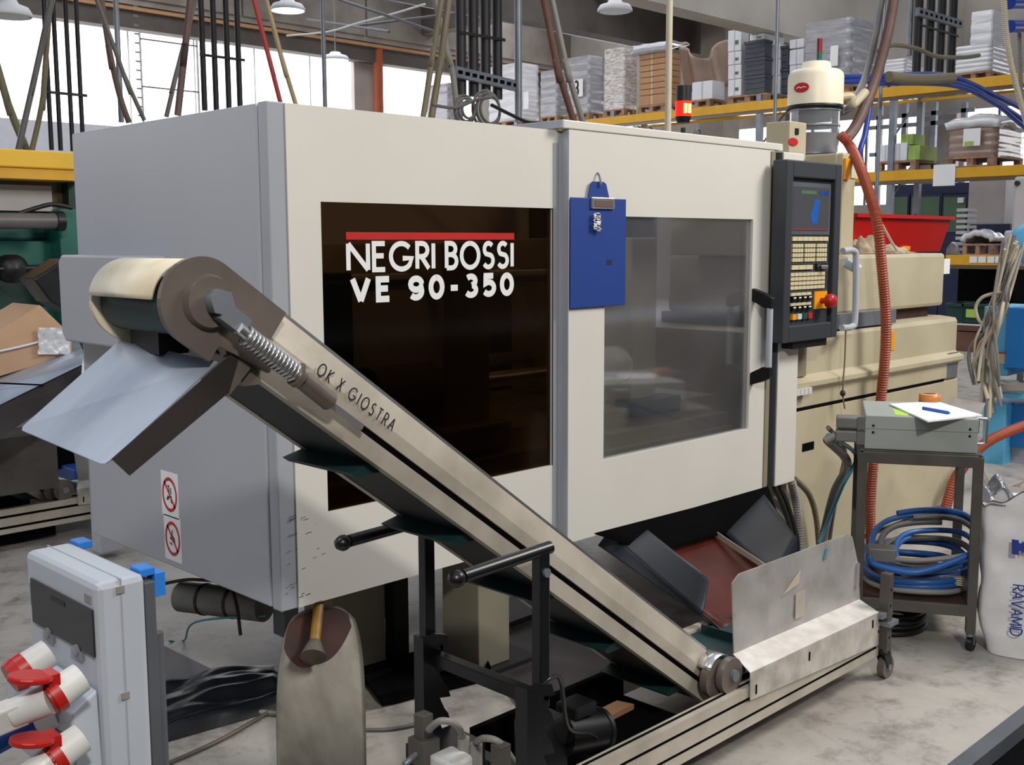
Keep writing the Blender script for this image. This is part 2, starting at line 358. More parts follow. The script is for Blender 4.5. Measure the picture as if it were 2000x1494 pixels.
# roof beams
for i,(y,z) in enumerate(((8.5,5.35),(14.5,6.35))):
    struct('trim_%d'%(7+i),G().prism([(4.5+i*3,y-.1,z),(4.5+i*3,y+.35,z),(4.5+i*3,y+.35,z+1.9),(4.5+i*3,y-.1,z+1.9)],(XW-4.5-i*3,0,0)),'concrete_light' if i==0 else 'concrete_dark')
for i,x in enumerate((13.3,18.0)):
    struct('trim_%d'%(9+i),B((x,9,7.1),(x+.4,YW-.5,8.0)),'concrete_dark')
for i,(x,y,r) in enumerate(((at('y',YW-.3,738,120).x,YW-.3,.13),(22.0,14.0,.16))):
    struct('trim_%d'%(11+i),G().cyl((x,y,0),(x,y,9),r),'orange_post')
struct('trim_13',B((21.2,13.0,0),(21.9,13.7,9)),'concrete')
for i,(x,y) in enumerate(((19.5,15.5),(22.5,6.6),(20,18))):
    struct('window_%d'%(10+i),B((x,y,8.6),(x+1.6,y+3.2,8.66)),'window_sky')
g=G().tube([(9.5,15.5,6.62),(23.5,15.5,6.62)],.12); struct('trim_14',g,'galv')
# ---------------------------------------------------------------- moulding machine
mc=thing('injection_molding_machine','large pale grey and white injection moulding machine with dark window and brand lettering','machine',(1.3,.6,0))
P_=lambda n,g,m,par=mc,**k: obj(n,g,m,par,**k)
ZT,ZB,L=2.0,.5,1.298
lp=P_('side_panel',G().box((0,.062,ZB),(.03,L,ZT)),'housing_grey',bev=.006)
P_('corner_post',G().box((.0,.004,ZB-.002),(.06,.052,ZT+.002)),'edge_grey',bev=.004)
P_('corner_gap',B((.012,.05,ZB+.02),(.03,.064,ZT-.02)),'galv_dark')
P_('back_panel',G().box((.03,L-.03,ZB),(2.62,L,ZT)),'housing_grey')
P_('side_cover',G().prism([(-.075,.62,1.245),(-.075,1.27,1.245),(-.075,1.30,1.275),(-.075,1.30,1.535),(-.075,1.27,1.56),(-.075,.62,1.56)],(.075,0,0)),'housing_grey',bev=.008)
# left (fixed) front panel with the tinted pane
x1,x2,z1,z2=.1754,1.190,1.722,.7758
fp=P_('front_panel',holed(.06,1.26,ZB,ZT,x1,x2,z2,z1,0,.03),'door_white')
P_('pane',B((x1-.01,.012,z2-.01),(x2+.01,.018,z1+.01)),'pane_dark',fp)
f3=lambda X,Z: (lambda a,b,o: (X+a,-.0015+.010*0-o+.011,Z+b))
P_('red_stripe',B((.273,.009,1.610),(1.0,.0118,1.633)),'label_red',fp,label='red stripe above the lettering')
def sign(txt,x0,w_,z0,h,wd,gap):
    cell=lambda c: GL[c][0]
    tot=sum(cell(c) for c in txt)+gap*(len(txt)-1); s_=(w_-wd)/tot; x=0; hh=h-wd
    for j,c in enumerate(txt):
        if GL[c][1]:
            g=G()
            for k,pl in enumerate(GL[c][1]): stroke(g,[((x+a_)*s_,b__*hh) for a_,b__ in pl],wd,lambda X,Z,o:(x0+wd/2+X,.0115-.0002*o,z0+wd/2+Z),k)
            P_('letter',g,'label_white',fp)
        x+=cell(c)+gap
sign('NEGRI BOSSI',.273,.727,1.508,.098,.0165,.27)
sign('VE 90-350',.285,.715,1.413,.083,.0205,.44)
# sliding door
dy=-.039
e,w1,w2,gx,b_,c_=2.4367,1.6973,.7662,1.4355,1.2328,2.595
dr=P_('sliding_door',holed(b_,c_,.4757,2.002,gx,e,w2,w1,dy,-.006),'door_white')
P_('pane',B((gx-.01,dy+.012,w2-.01),(e+.01,dy+.017,w1+.01)),'pane_grey',dr)
P_('door_edge',B((b_-.003,dy+.002,.478),(b_,-.004,2.0)),'edge_grey',dr)
P_('door_edge',B((c_-.03,dy-.006,.48),(c_,dy+.01,1.998)),'beige_dark',dr)
hx=at('y',-.125,1503,640).x; hz0=at('y',-.125,1500,722).z; hz1=at('y',-.125,1507,597).z
hd=P_('handle',G().cyl((hx,-.125,hz0),(hx,-.125,hz1),.014),'box_grey',dr)
for z,s in ((hz1,1),(hz0,-1)):
    P_('handle_mount',G().prism([(hx-.015,dy,z+.02*s),(hx-.015,dy,z+.075*s),(hx-.015,-.10,z+.055*s),(hx-.015,-.142,z+.035*s),(hx-.015,-.142,z-.012*s),(hx-.015,-.10,z-.01*s)],(.03,0,0)),'rubber_black',hd,bev=.004)
P_('divider_strip',B((1.19,-.003,ZB),(1.212,.004,1.955)),'edge_grey')
P_('divider_strip',B((1.214,-.006,ZB+.002),(1.231,.004,1.99)),'edge_grey')
P_('top_frame',G().box((1.20,-.042,2.004),(2.66,.0,2.035)).box((1.20,0,2.004),(1.23,1.28,2.035)).box((1.2,1.25,2.004),(2.66,1.28,2.035)),'door_white',bev=.004)
P_('top_frame_side',B((1.194,-.04,2.006),(1.2,1.27,2.033)),'edge_grey')
P_('door_gap',B((2.597,-.03,.48),(2.62,.02,2.0)),'dark_gap')
pp=P_('end_post',G().box((2.636,-.062,.472),(2.81,.10,1.998)),'door_white',bev=.005)
P_('post_side',B((2.628,-.058,.474),(2.637,.09,1.996)),'galv_dark',pp)
# interior seen through the panes
P_('bed_frame',G().box((.1,.18,.52),(2.6,.26,.80)).box((.1,.26,.52),(2.6,1.1,.88)).box((.1,.15,.70),(2.6,.19,.74)),'beige_paint')
P_('fixed_platen',G().box((2.02,.3,.88),(2.20,1.05,1.62)),'beige_paint',bev=.01)
P_('platen_foot',G().box((1.96,.22,.84),(2.28,.34,.91)),'teal_dark')
P_('moving_platen',G().box((.92,.3,.88),(1.16,1.05,1.6)).box((.86,.22,.82),(1.2,.34,.92)),'beige_paint',bev=.01)
for z,y in ((1.06,.38),(1.06,.92),(1.46,.38),(1.46,.92)): P_('tie_bar',G().cyl((.2,y,z),(2.05,y,z),.032),'steel_bright')
P_('ejector_sleeve',G().cyl((1.75,.38,1.06),(2.03,.38,1.06),.085,n=24),'cream_plastic')
P_('ejector_sleeve',G().cyl((.62,.38,1.06),(.92,.38,1.06),.10,n=24),'beige_dark')
P_('toggle_block',G().box((.3,.35,.9),(.55,1.0,1.5)),'teal_dark',bev=.01)
P_('inner_wall',B((2.3,.4,.52),(2.32,1.2,1.95)),'galv_dark')
# stickers
def disc_sign(y,z,k):
    c=V((-.0015,y,z)); s=P_('warning_sticker',B((-.0012,y-.058,z-.078),(0,y+.058,z+.078)),'label_white',lp)
    g=G(); R0,R1=.051,.041; n=32; vs=[c+V((-.0004,R*math.cos(2*math.pi*i/n),R*1.18*math.sin(2*math.pi*i/n))) for R in (R0,R1) for i in range(n)]
    g.add(vs,[(i,(i+1)%n,n+(i+1)%n,n+i) for i in range(n)])
    stroke(g,[(.035,.043),(-.035,-.043)],.009,lambda a,b,o:(-.0019,y+a,z+b),0)
    P_('prohibition_ring',g,'label_red',s)
    g=G()
    for pl in ([(-.012,.028),(-.004,.03),(-.002,.004)],[(.008,.024),(.01,.002)],[(.014,-.006),(-.004,-.008),(-.014,-.02)],[(.006,-.012),(.012,-.028)],[(-.01,-.004),(-.02,-.02)]) if k else ([(.0,.03),(-.004,.012),(-.016,-.004)],[(-.004,.012),(.012,.0),(.016,-.022)],[(-.02,-.016),(-.004,-.022)],[(-.012,.004),(.004,-.012)]):
        stroke(g,pl,.006,lambda a,b,o:(-.0017,y-a,z+b),0)
    P_('pictogram',g,'ink_black',s)
sa=at('x',0,332,966); sb=at('x',0,338,1052)
disc_sign(sa.y,sa.z,1); disc_sign(sb.y,sb.z,0)
g=G(); random.seed(3)
for i in range(26):
    a=at('y',0,558+random.random()**2*75,1005+random.random()*180); l=.004+random.random()**2*.03; h_=.0008+random.random()*.0012; g.prism([(a.x,-.0006,a.z),(a.x+l,-.0006,a.z+.002),(a.x+l*.9,-.0006,a.z+.002+h_),(a.x+.001,-.0006,a.z+h_)],(0,.0005,0))
sm=P_('scuff_marks',g,'ink_black',fp); sm['kind']='stuff'
# legs
for x,y in ((.93,.10),(.93,.80),(2.3,.10)): P_('leg',B((x-.03,y,.03),(x+.13,y+.2,.5)),'leg_shaded_beige',bev=.004)
P_('leg',B((.48,.42,.03),(.72,.60,.5)),'leg_shaded_beige',bev=.004)
P_('leg_brace',B((.735,.38,.03),(.80,.44,.5)),'rubber_black')
P_('foot_pad',G().box((.46,.36,.0),(.84,.64,.03)).box((.88,.06,0),(1.18,.34,.03)),'rubber_black')
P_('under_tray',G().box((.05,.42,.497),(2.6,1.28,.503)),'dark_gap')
# pump and motor below the left end
pm=P_('pump_motor',G().cyl(at('x',.12,355,1165),at('x',.12,355,1165)+V((.12,-.36,.02)),.055,n=24),'motor_grey',bev=.004)
pa=at('x',.12,355,1165)
for t in (.28,.62): P_('clamp_band',G().cyl(pa+V((.12,-.36,.02))*t,pa+V((.12,-.36,.02))*(t+.03),.058,n=24),'rubber_black',pm)
P_('pump_block',G().ob(pa+V((.14,-.46,-.005)),(.03,0,0),(0,.035,0),(0,0,.055)),'galv_dark',bev=.004)
P_('oil_hose',G().tube([at('x',.1,320,1140),at('x',.1,380,1132),at('x',.12,450,1150),at('x',.14,470,1240)],.006),'rust')
P_('oil_hose',G().tube([pa+V((.1,-.4,0)),pa+V((.0,-.1,-.07)),at('z',.01,360,1250),at('z',.01,330,1252)],.004),'hose_teal')
# injection unit bed on the right
prof=[(.0,.04),(.0,.785),(.012,.79),(.012,.80),(.0,.803),(.0,.885),(-.03,.905),(-.03,.93),(.02,.955),(.02,1.13),(.03,1.15),(.12,1.16),(1.1,1.16),(1.1,.04)]
P_('bed_cabinet',G().prism([(2.84,y,z) for y,z in prof],(1.90,0,0)),'beige_paint',bev=.003)
P_('cabinet_slot',B((2.85,-.001,.789),(4.55,.014,.801)),'dark_gap')
P_('vent_grille',B((4.58,-.004,.80),(4.72,0,.95)),'galv')
P_('carriage_cover',G().box((3.2,.10,1.22),(4.72,1.0,1.53)),'beige_paint',bev=.02)
P_('carriage_base',G().box((3.15,.14,1.16),(4.6,1.0,1.22)),'rust')
P_('guide_rail',G().box((3.05,.02,1.16),(3.95,.08,1.235)),'galv')
P_('nozzle_bracket',G().box((2.84,.0,.955),(2.99,.10,1.12)),'beige_dark')
for i in range(5): P_('valve_key',B((2.80+i*.036,-.045,.875),(2.83+i*.036,-.004,.905)),'socket_white')
rc=at('y',0,1578,872); P_('recessed_pull',G().box((rc.x-.055,-.002,rc.z-.02),(rc.x+.055,.004,rc.z+.02)),'dark_gap')
q=at('y',.095,1852,520); P_('paper_label',B((q.x-.05,.098,q.z-.045),(q.x+.03,.0995,q.z+.045)),'label_white')
q=at('y',.015,1745,666); P_('yellow_tag',B((q.x-.02,.016,q.z-.05),(q.x+.015,.019,q.z+.05)),'orange_button')
P_('hopper_throat',G().box((2.95,.25,1.53),(3.35,.8,1.86)),'beige_paint',bev=.01)
a=at('y',.22,1648,298); b=at('y',.22,1667,470); P_('hopper_column',G().box((a.x,.22,1.53),(b.x,.6,a.z)),'beige_paint',bev=.01); P_('hand_note',B((a.x+.08,.214,a.z-.13),(a.x+.17,.219,a.z-.03)),'cream_plastic'); P_('yellow_clamp',B((a.x+.0,.205,a.z-.14),(a.x+.05,.219,a.z-.03)),'orange_button')
P_('hanging_cord',G().tube([at('y',-.05,1652,640),at('y',-.05,1650,700),at('y',-.05,1646,765),at('y',-.05,1650,798)],.004),'hose_olive')
P_('cord_knot',G().lathe(at('y',-.05,1646,768),(0,0,1),[(0,-.02),(.012,-.01),(.014,0),(.01,.012),(0,.02)],10),'ink_black')
# control panel on its arm
Y0=-.14; X0,X1,Z0,Z1=2.54,3.02,1.150,1.957
cp=P_('control_panel',G().box((X0,Y0,Z0),(X0+.055,-.065,Z1)).box((X1-.055,Y0,Z0),(X1,-.065,Z1)).box((X0+.055,Y0,Z1-.075),(X1-.055,-.065,Z1)).box((X0+.055,Y0,Z0),(X1-.055,-.065,Z0+.075)).box((X0+.05,Y0+.022,Z0+.05),(X1-.05,-.07,Z1-.05)),'panel_charcoal',bev=.006)
P_('panel_plinth',B((2.66,-.12,1.115),(2.96,-.06,1.15)),'rubber_black')
YP=Y0+.02
U=lambda u,v: (X0+.075+u*(X1-X0-.15), Z1-.10-v*(Z1-Z0-.18))   # u 0..1 across, v 0..1 down the recessed face
def slab(n,u0,v0,u1,v1,m,t=.004,par=cp,**k):
    a=U(u0,v0); b=U(u1,v1); return P_(n,B((a[0],YP-t,b[1]),(b[0],YP+.004,a[1])),m,par,**k)
slab('bezel',-.02,-.01,1.02,.36,'galv_dark',.002)
sc=slab('display',.03,.02,.97,.33,'display',.004)
slab('display_bar',.22,.045,.62,.07,'locker_green',.005,sc); slab('display_bar',.72,.045,.95,.075,'cable_blue',.005,sc)
a=U(.5,.12); g=G(); 
P_('display_graphic',G().prism([(U(.58,.1)[0],YP-.005,U(0,.1)[1]),(U(.72,.11)[0],YP-.005,U(0,.11)[1]),(U(.68,.2)[0],YP-.005,U(0,.2)[1]),(U(.66,.28)[0],YP-.005,U(0,.28)[1]),(U(.52,.28)[0],YP-.005,U(0,.28)[1]),(U(.47,.22)[0],YP-.005,U(0,.22)[1]),(U(.54,.16)[0],YP-.005,U(0,.16)[1])],(0,.0005,0)),'pen_blue',sc)
slab('display_line',.04,.318,.95,.323,'label_red',.005,sc)
def keys(v0,v1,u0,u1,n,m='key_cream'):
    for i in range(n):
        a=u0+(u1-u0)*i/n; slab('key',a+.006,v0,a+(u1-u0)/n-.006,v1,m,.006,bev=0)
keys(.375,.405,.02,.98,7)
for r in range(4):
    for c in range(3): keys(.425+r*.034,.452+r*.034,.03+c*.32,.31+c*.32,4)
keys(.578,.61,.02,.58,3)
slab('key_switch',.68,.57,.92,.62,'rubber_black',.008)
P_('key',G().cyl((U(.8,.595)[0],YP-.008,U(.8,.595)[1]),(U(.8,.595)[0]+.01,YP-.035,U(.8,.595)[1]),.009),'steel_bright',cp)
for r in range(4): keys(.632+r*.032,.657+r*.032,.0,.92,9)
keys(.775,.797,.02,.56,4)
for i in range(4): slab('toggle',.04+i*.135,.803,.13+i*.135,.835,'rubber_black',.014); slab('toggle_cap',.05+i*.135,.806,.11+i*.135,.815,'label_white',.016)
keys(.848,.868,.02,.56,4)
for i in range(4): slab('toggle',.04+i*.135,.872,.13+i*.135,.905,'rubber_black',.014); slab('toggle_cap',.05+i*.135,.876,.11+i*.135,.885,'label_white',.016)
for i,c in enumerate(('orange_button','socket_white','signal_green','label_red')): slab('push_button',.05+i*.14,.928,.15+i*.14,.968,c,.012)
slab('emergency_plate',.66,.775,1.0,.905,'orange_button',.004)
ec=V((U(.84,.845)[0],YP,U(.84,.845)[1]))
P_('emergency_button',G().lathe(ec,(0,-1,0),[(.014,0),(.014,.03),(.03,.035),(.034,.05),(.030,.068),(.018,.075),(0,.076)]),'socket_red',cp)
for v in (.415,.565,.625,.765): slab('divider_line',-.01,v,1.0,v+.003,'galv',.003)
a=at('y',-.06,1646,490); b=at('y',-.06,1672,510); c=at('y',-.06,1670,620); d=at('y',-.06,1644,640)
P_('grab_handle',G().tube([a,(b.x-.03,-.06,a.z),(b.x,-.06,b.z),(c.x,-.06,c.z),(c.x-.03,-.06,d.z),d],.016),'box_grey',cp)
a=at('y',-.0,1650,512); P_('arm_tube',G().cyl(a,a+V((.05,-.05,-.035)),.026),'box_grey')
# tower light and eye bolts on top
tp=at('y',.55,1334,262); tx,ty=tp.x,.55; zt=2.0
sg=P_('signal_light',G().cyl((tx,ty,zt),(tx,ty,tp.z+.03),.012),'rubber_black')
zz=lambda row: at('y',ty,1334,row).z
P_('lens',G().cyl((tx,ty,zz(228)),(tx,ty,zz(198)),.040,n=24),'beacon_lit',sg,label='lit red lens')
P_('light_core',G().cyl((tx-.028,ty-.033,zz(222)),(tx-.028,ty-.033,zz(204)),.008).cyl((tx-.005,ty-.040,zz(222)),(tx-.005,ty-.040,zz(204)),.008),'beacon_core',sg)
P_('cap',G().cyl((tx,ty,zz(198)),(tx,ty,zz(168)),.038,n=24),'rubber_black',sg)
P_('collar',G().cyl((tx,ty,zz(240)),(tx,ty,zz(228)),.030,.040,n=24),'rubber_black',sg)
for px in (1247,1268,1363):
    a=at('y',.3,px,262 if px>1300 else 258); g=G(); g.tube([V((a.x,.3,a.z))+V((.024*math.cos(t*math.pi/6),0,.024*math.sin(t*math.pi/6)))for t in range(13)],.005,n=6,seg=2); g.cyl((a.x,.3,2.02),(a.x,.3,a.z-.02),.01); P_('eye_bolt',g,'galv_dark')
# hoses below the end post
for pts,r,m_,rb in (([(1512,950),(1530,990),(1545,1040),(1550,1100)],.012,'rubber_black',0),([(1522,950),(1538,985),(1556,1050),(1560,1100)],.012,'rubber_black',0),
    ([(1546,940),(1556,985),(1562,1050),(1560,1110)],.020,'hose_lightgrey',.14),([(1552,935),(1580,965),(1594,1010),(1600,1075)],.014,'hose_olive',.12)):
    P_('hose',G().tube([at('y',-.05,*p) for p in pts],r,rib=rb,pitch=.014),m_)
# loader
ld=thing('hopper_loader','cream cylindrical vacuum loader with red oval badge on the clear hopper behind the control panel','loader',(3.15,.5,1.86))
def cyat(px,row,y=.5): return at('y',y,px,row)
cx=cyat(1592,200).x; lz=lambda r: at('y',.5,1592,r).z; rr=(cyat(1643,200).x-cyat(1545,200).x)/2*.56
P_('dome',G().lathe((cx,.5,0),(0,0,1),[(rr,lz(212)),(rr,lz(150)),(rr*.96,lz(143)),(rr*.85,lz(138)),(rr*.55,lz(135)),(rr*.50,lz(122)),(rr*.45,lz(121)),(0,lz(120))],40),'loader_cream',ld)
P_('rim',G().lathe((cx,.5,0),(0,0,1),[(rr*1.0,lz(214)),(rr*1.02,lz(212)),(rr*1.02,lz(208)),(rr,lz(207))],40),'rubber_black',ld)
P_('sight_glass',G().cyl((cx,.5,lz(320)),(cx,.5,lz(214)),rr*.9,n=32),'clear_plastic',ld)
P_('material_fill',G().cyl((cx,.5,lz(318)),(cx,.5,lz(262)),rr*.8,n=32),'hose_lightgrey',ld)
for r in (216,246,300): P_('clamp_ring',G().cyl((cx,.5,lz(r+3)),(cx,.5,lz(r)),rr*.93,n=32),'galv',ld)
a=V((cx,.5,0)); tcam=(V((CAM.x,CAM.y,0))-a).normalized(); sd=V((-tcam.y,tcam.x,0))
def badge(par,c,w_,h,m_='label_red'):
    g=G(); vs=[c+sd*(w_*math.cos(2*math.pi*i/24))+V((0,0,h*math.sin(2*math.pi*i/24))) for i in range(24)]; g.prism(vs,tcam*.004); return P_('badge',g,m_,par)
t2=(tcam-sd*.55).normalized(); cb=V((cx,.5,lz(176)))+t2*rr*1.005; s0=sd; tcam0=tcam; sd=V((-t2.y,t2.x,0)); tcam=t2
badge(ld,cb,.045,.026); g=G(); stroke(g,[(-.03,-.004),(-.015,.004),(0,-.003),(.014,.004),(.03,-.002)],.004,lambda x,z,o:tuple(cb+t2*.006+sd*x+V((0,0,z))),0); P_('badge_script',g,'label_white',ld)
sd=s0; tcam=tcam0
P_('light_stack_red',G().cyl((cx+.03,.5,lz(100)),(cx+.03,.5,lz(73)),.015),'signal_red',ld); P_('light_stack_green',G().cyl((cx+.03,.5,lz(118)),(cx+.03,.5,lz(100)),.015),'signal_green',ld)
k=at('y',.30,1560,275); jb=P_('junction_box',G().box((k.x-.09,.30,at('y',.3,1560,312).z),(k.x+.075,.44,at('y',.3,1560,238).z)),'beige_paint',ld,bev=.006)
P_('rocker_switch',B((k.x-.04,.294,at('y',.3,1550,262).z),(k.x-.01,.3,at('y',.3,1550,250).z)),'rubber_black',jb)
g=G(); cc=at('y',.298,1549,277); vs=[V((cc.x+.045*math.cos(i*math.pi/12),.2995,cc.z+.020*math.sin(i*math.pi/12))) for i in range(24)]; g.prism(vs,(0,-.004,0)); P_('badge',g,'label_red',jb)
k=at('y',.3,1637,310); tg=P_('number_tag',B((k.x-.09,.26,k.z-.05),(k.x+.05,.264,k.z+.03)),'cream_plastic',ld)
P_('handwriting',lettering('760',.09,.04,.009,lambda x,z,o:(k.x-.06+x,.2585,k.z-.03+z)),'ink_black',tg)
P_('elbow_pipe',G().tube([(cx+rr*.8,.45,lz(190)),(cx+rr*1.4,.4,lz(185)),at('y',.4,1665,205),at('y',.4,1690,180)],.024),'beige_paint',ld)
# clipboard
cb=thing('clipboard','blue clipboard with metal clip hanging on the sliding door','clipboard',(1.39,-.06,1.36))
P_('board',B((1.228,-.052,1.36),(1.543,-.046,1.762)),'clip_blue',cb,bev=.002)
P_('hanger_tab',G().prism([(1.325,-.052,1.76),(1.445,-.052,1.76),(1.425,-.052,1.815),(1.41,-.052,1.822),(1.35,-.052,1.822),(1.34,-.052,1.815)],(0,.005,0)),'clip_blue',cb)
cl=P_('clip',G().box((1.335,-.062,1.722),(1.465,-.052,1.765)),'steel_bright',cb,bev=.004)
P_('clip_window',B((1.35,-.064,1.73),(1.45,-.06,1.753)),'hose_brown',cl)
g=G()
for i in range(9): g.tube([V((1.36+.02*math.cos(t*math.pi/4+i),-.062-.004*(t%2),1.70-i*.007+.006*math.sin(t*math.pi/4))) for t in range(9)],.0025,n=5,seg=2)
P_('bead_chain',g,'steel_bright',cl); P_('board_hook',G().tube([(1.385,-.042,1.855),(1.385,-.055,1.84),(1.385,-.06,1.815),(1.385,-.056,1.805)],.004),'galv',cb)
P_('stain',G().box((1.43,-.0526,1.515),(1.462,-.052,1.535)),'locker_navy',cb)
# ---------------------------------------------------------------- belt conveyor
cv=thing('belt_conveyor','steel incline conveyor with green belt and sheet metal tray in front of the machine','conveyor',(.6,-.75,0))
Q=lambda n,g,m,par=cv,**k: obj(n,g,m,par,**k)
S=-.74
def zc(x,c): return S*x+c
yn,yf=-.85,-.55
xa,xb=-.60,1.0           # top and bottom of the rails
def rail(y0,y1,c0,c1,xs=xa,xe=xb): return [(xs,y0,zc(xs,c0)),(xe,y0,zc(xe,c0)),(xe,y0,zc(xe,c1)),(xs,y0,zc(xs,c1))],(0,y1-y0,0)
def rb(g,y0,y1,c0,c1,xs=xa,xe=xb): p,d=rail(y0,y1,c0,c1,xs,xe); return g.prism(p,d)
r1=Q('side_rail',rb(rb(rb(G(),yn,yn+.03,.8955,.946),yn,yn+.03,.965,1.002),yn+.012,yn+.03,.94,.97),'steel')
Q('rail_slot',rb(G(),yn+.008,yn+.013,.947,.964),'dark_gap',r1)
Q('side_guard',G().add([(xa,yn+.001,zc(xa,1.002)),(xb,yn+.001,zc(xb,1.002)),(xb,yn+.018,zc(xb,1.080)),(xa,yn+.018,zc(xa,1.080)),(xa,yn+.004,zc(xa,1.002)),(xb,yn+.004,zc(xb,1.002)),(xb,yn+.022,zc(xb,1.080)),(xa,yn+.022,zc(xa,1.080))],[(0,1,2,3),(7,6,5,4),(0,4,5,1),(1,5,6,2),(2,6,7,3),(3,7,4,0)]),'steel',r1)
Q('side_guard',rb(G(),yn+.0165,yn+.026,1.070,1.082),'steel_bright',r1)
r2=Q('side_rail',rb(G(),yf-.03,yf,.8955,1.002),'steel'); Q('side_guard',rb(G(),yf-.02,yf-.016,1.002,1.075),'steel',r2)
def wr(txt,px,py,w_,h,wd):
    c=at('y',yn+.006,px,py); u=V((1,0,S)).normalized(); n=V((-S*0+.0,0,1)); n=V((-S,0,1)).normalized()*1; 
    return lettering(txt,w_,h,wd,lambda x,z,o: tuple(V((c.x,yn-.004+((0)),c.z))+u*x+n*z),gap=.5)
Q('handwriting',wr('OK X GIOSTRA',612,728,.245,.026,.0035),'ink_black',r1)
# belt: upper and lower run with cleats
bl=Q('belt',rb(rb(G(),yn+.03,yf-.03,.985,.992,-.70,1.0),yn+.03,yf-.03,.898,.905,-.66,.98),'belt_under')
for i in range(5):
    x=.89-i*.29; n=V((S,0,-1)).normalized(); p0=V((x,0,zc(x,.9))); u=V((1,0,S)).normalized()
    g=G().hexa([p0+V((0,yn+.035,0))-u*.022,p0+V((0,yn+.035,0))+u*.022,p0+V((0,yf-.01,0))+u*.022,p0+V((0,yf-.01,0))-u*.022],
               [p0+V((0,yn+.035,0))-u*.055+n*.045,p0+V((0,yn+.035,0))-u*.035+n*.045,p0+V((0,yf+.0,0))-u*.035+n*.045,p0+V((0,yf+.0,0))-u*.055+n*.045])
    Q('cleat',g,'belt_green',bl)
    pt=V((x+.1,0,zc(x+.1,.99))); Q('cleat',G().hexa([pt+V((0,yn+.04,0))-u*.006,pt+V((0,yn+.04,0))+u*.006,pt+V((0,yf-.04,0))+u*.006,pt+V((0,yf-.04,0))-u*.006],[pt+V((0,yn+.04,0))-u*.006-n*.04,pt+V((0,yn+.04,0))+u*.006-n*.04,pt+V((0,yf-.04,0))+u*.006-n*.04,pt+V((0,yf-.04,0))-u*.006-n*.04]),'belt_green',bl)
# head: plates, drum, tensioner
hc=V((-.715,-.87,1.490)); R=.086
def headplate(y,cx_,cz,Rr):
    u=V((1,0,S)).normalized(); n=V((-S,0,1)).normalized(); c=V((cx_,y,cz)); P=[]
    for i in range(19): a=math.radians(90+i*10); P.append(c+u*math.cos(a)*Rr+n*math.sin(a)*Rr)
    return P,u,n,c
P,u,n,c=headplate(-.872,hc.x,hc.z,R); P=P[:]+[c+u*.075-n*R,c+u*.075-n*.05,c+u*.20-n*.035,c+u*.20+n*.0,c+u*.165+n*.005,c+u*.165+n*.09*.955]
hp=Q('head_plate',G().prism(P,(0,.014,0)),'steel_dark')
P,u2,n2,c2=headplate(-.575,hc.x+.0,hc.z-.005,.082); P+= [c2+u2*.16-n2*.08,c2+u2*.16+n2*.08]
Q('head_plate',G().prism(P,(0,.012,0)),'cream_plastic',label='cream coloured far end plate')
Q('guide_shoe',G().sheet(lambda s,t:(hc.x-.005+.083*math.cos(math.radians(172-102*s)),hc.y+.03+.26*t,hc.z-.005+.083*math.sin(math.radians(172-102*s))),16,1),'cream_plastic',solid=.006)
Q('drum',G().cyl(hc+V((-.01,.012,-.01)),hc+V((-.01,.29,-.01)),.056,n=32),'belt_green')
Q('bearing_boss',G().cyl(hc+V((.01,-.018,0)),hc+V((.01,.0,0)),.048,.054,n=32),'steel_dark',hp)
Q('hex_nut',G().cyl(hc+V((.018,-.045,.0)),hc+V((.018,-.016,.0)),.026,n=6),'galv',hp)
Q('slide_block',G().ob(hc+u*.055+n*0+V((0,-.03,0)),u*.03,V((0,.016,0)),n*.018),'galv',hp)
tr=Q('tension_spring',G(). tube([hc+u*(.10)+V((0,-.035,0))-n*.012,hc+u*.235+V((0,-.035,0))-n*.012],.016),'steel_bright')
g=G(); N=14
pts=[hc+u*(.09+.14*t/(N*8))+V((0,-.035,0))-n*.012+(V((0,1,0))*math.cos(t*math.pi/4)+n*math.sin(t*math.pi/4))*.019 for t in range(N*8+1)]
g.tube(pts,.004,n=5,seg=1); Q('spring_coil',g,'steel_bright',tr)
Q('tension_bolt',G().cyl(hc+u*.068+V((0,-.045,0))-n*.012,hc+u*.1+V((0,-.04,0))-n*.012,.013,n=6),'steel_bright',tr)
Q('spring_seat',G().cyl(hc+u*.235+V((0,-.035,0))-n*.012,hc+u*.245+V((0,-.035,0))-n*.012,.026,n=20),'steel_dark',tr)
Q('tension_tube',G().cyl(hc+u*.245+V((0,-.032,0))-n*.012,hc+u*.345+V((0,-.02,0))-n*.012,.021,n=20),'steel_dark',tr)
Q('tension_rod',G().ob(hc+u*.40+V((0,-.005,0))-n*.012,u*.06,V((0,.006,0)),n*.006),'steel_bright',tr)
# discharge tray
A,Bp=V((-.688,-.865,1.376)),V((-.93,-.865,1.198)); Cq,Dq=V((-.955,-.565,1.235)),V((-.735,-.565,1.398))
Cq=at('y',-.57,38,838); Dq=at('y',-.57,233,665); A=at('y',-.86,425,706); Bp=at('y',-.86,205,909)
nn=(Bp-A).cross(Dq-A).normalized(); nn=nn if nn.z>0 else -nn
tpts=[A,A.lerp(Bp,.93),A.lerp(Bp,.985)+(Cq-Bp)*.015,Bp+(Cq-Bp)*.05,Cq+(Bp-Cq)*.03,Cq+(Dq-Cq)*.03,Dq]
ty_=Q('discharge_tray',G().prism(tpts,nn*-.003),'steel_blue')
dn=V((0,0,-1)); e1=(Bp-A)
Q('tray_flange',G().prism([A+V((.055,-.004,.03)),A+V((.02,-.004,-.062)),A+e1*.94+V((.03,-.004,-.035)),A+e1*.94+V((-.002,-.004,.0))],(0,.004,0)),'flange_dark',ty_,label='dark side flange under the tray')
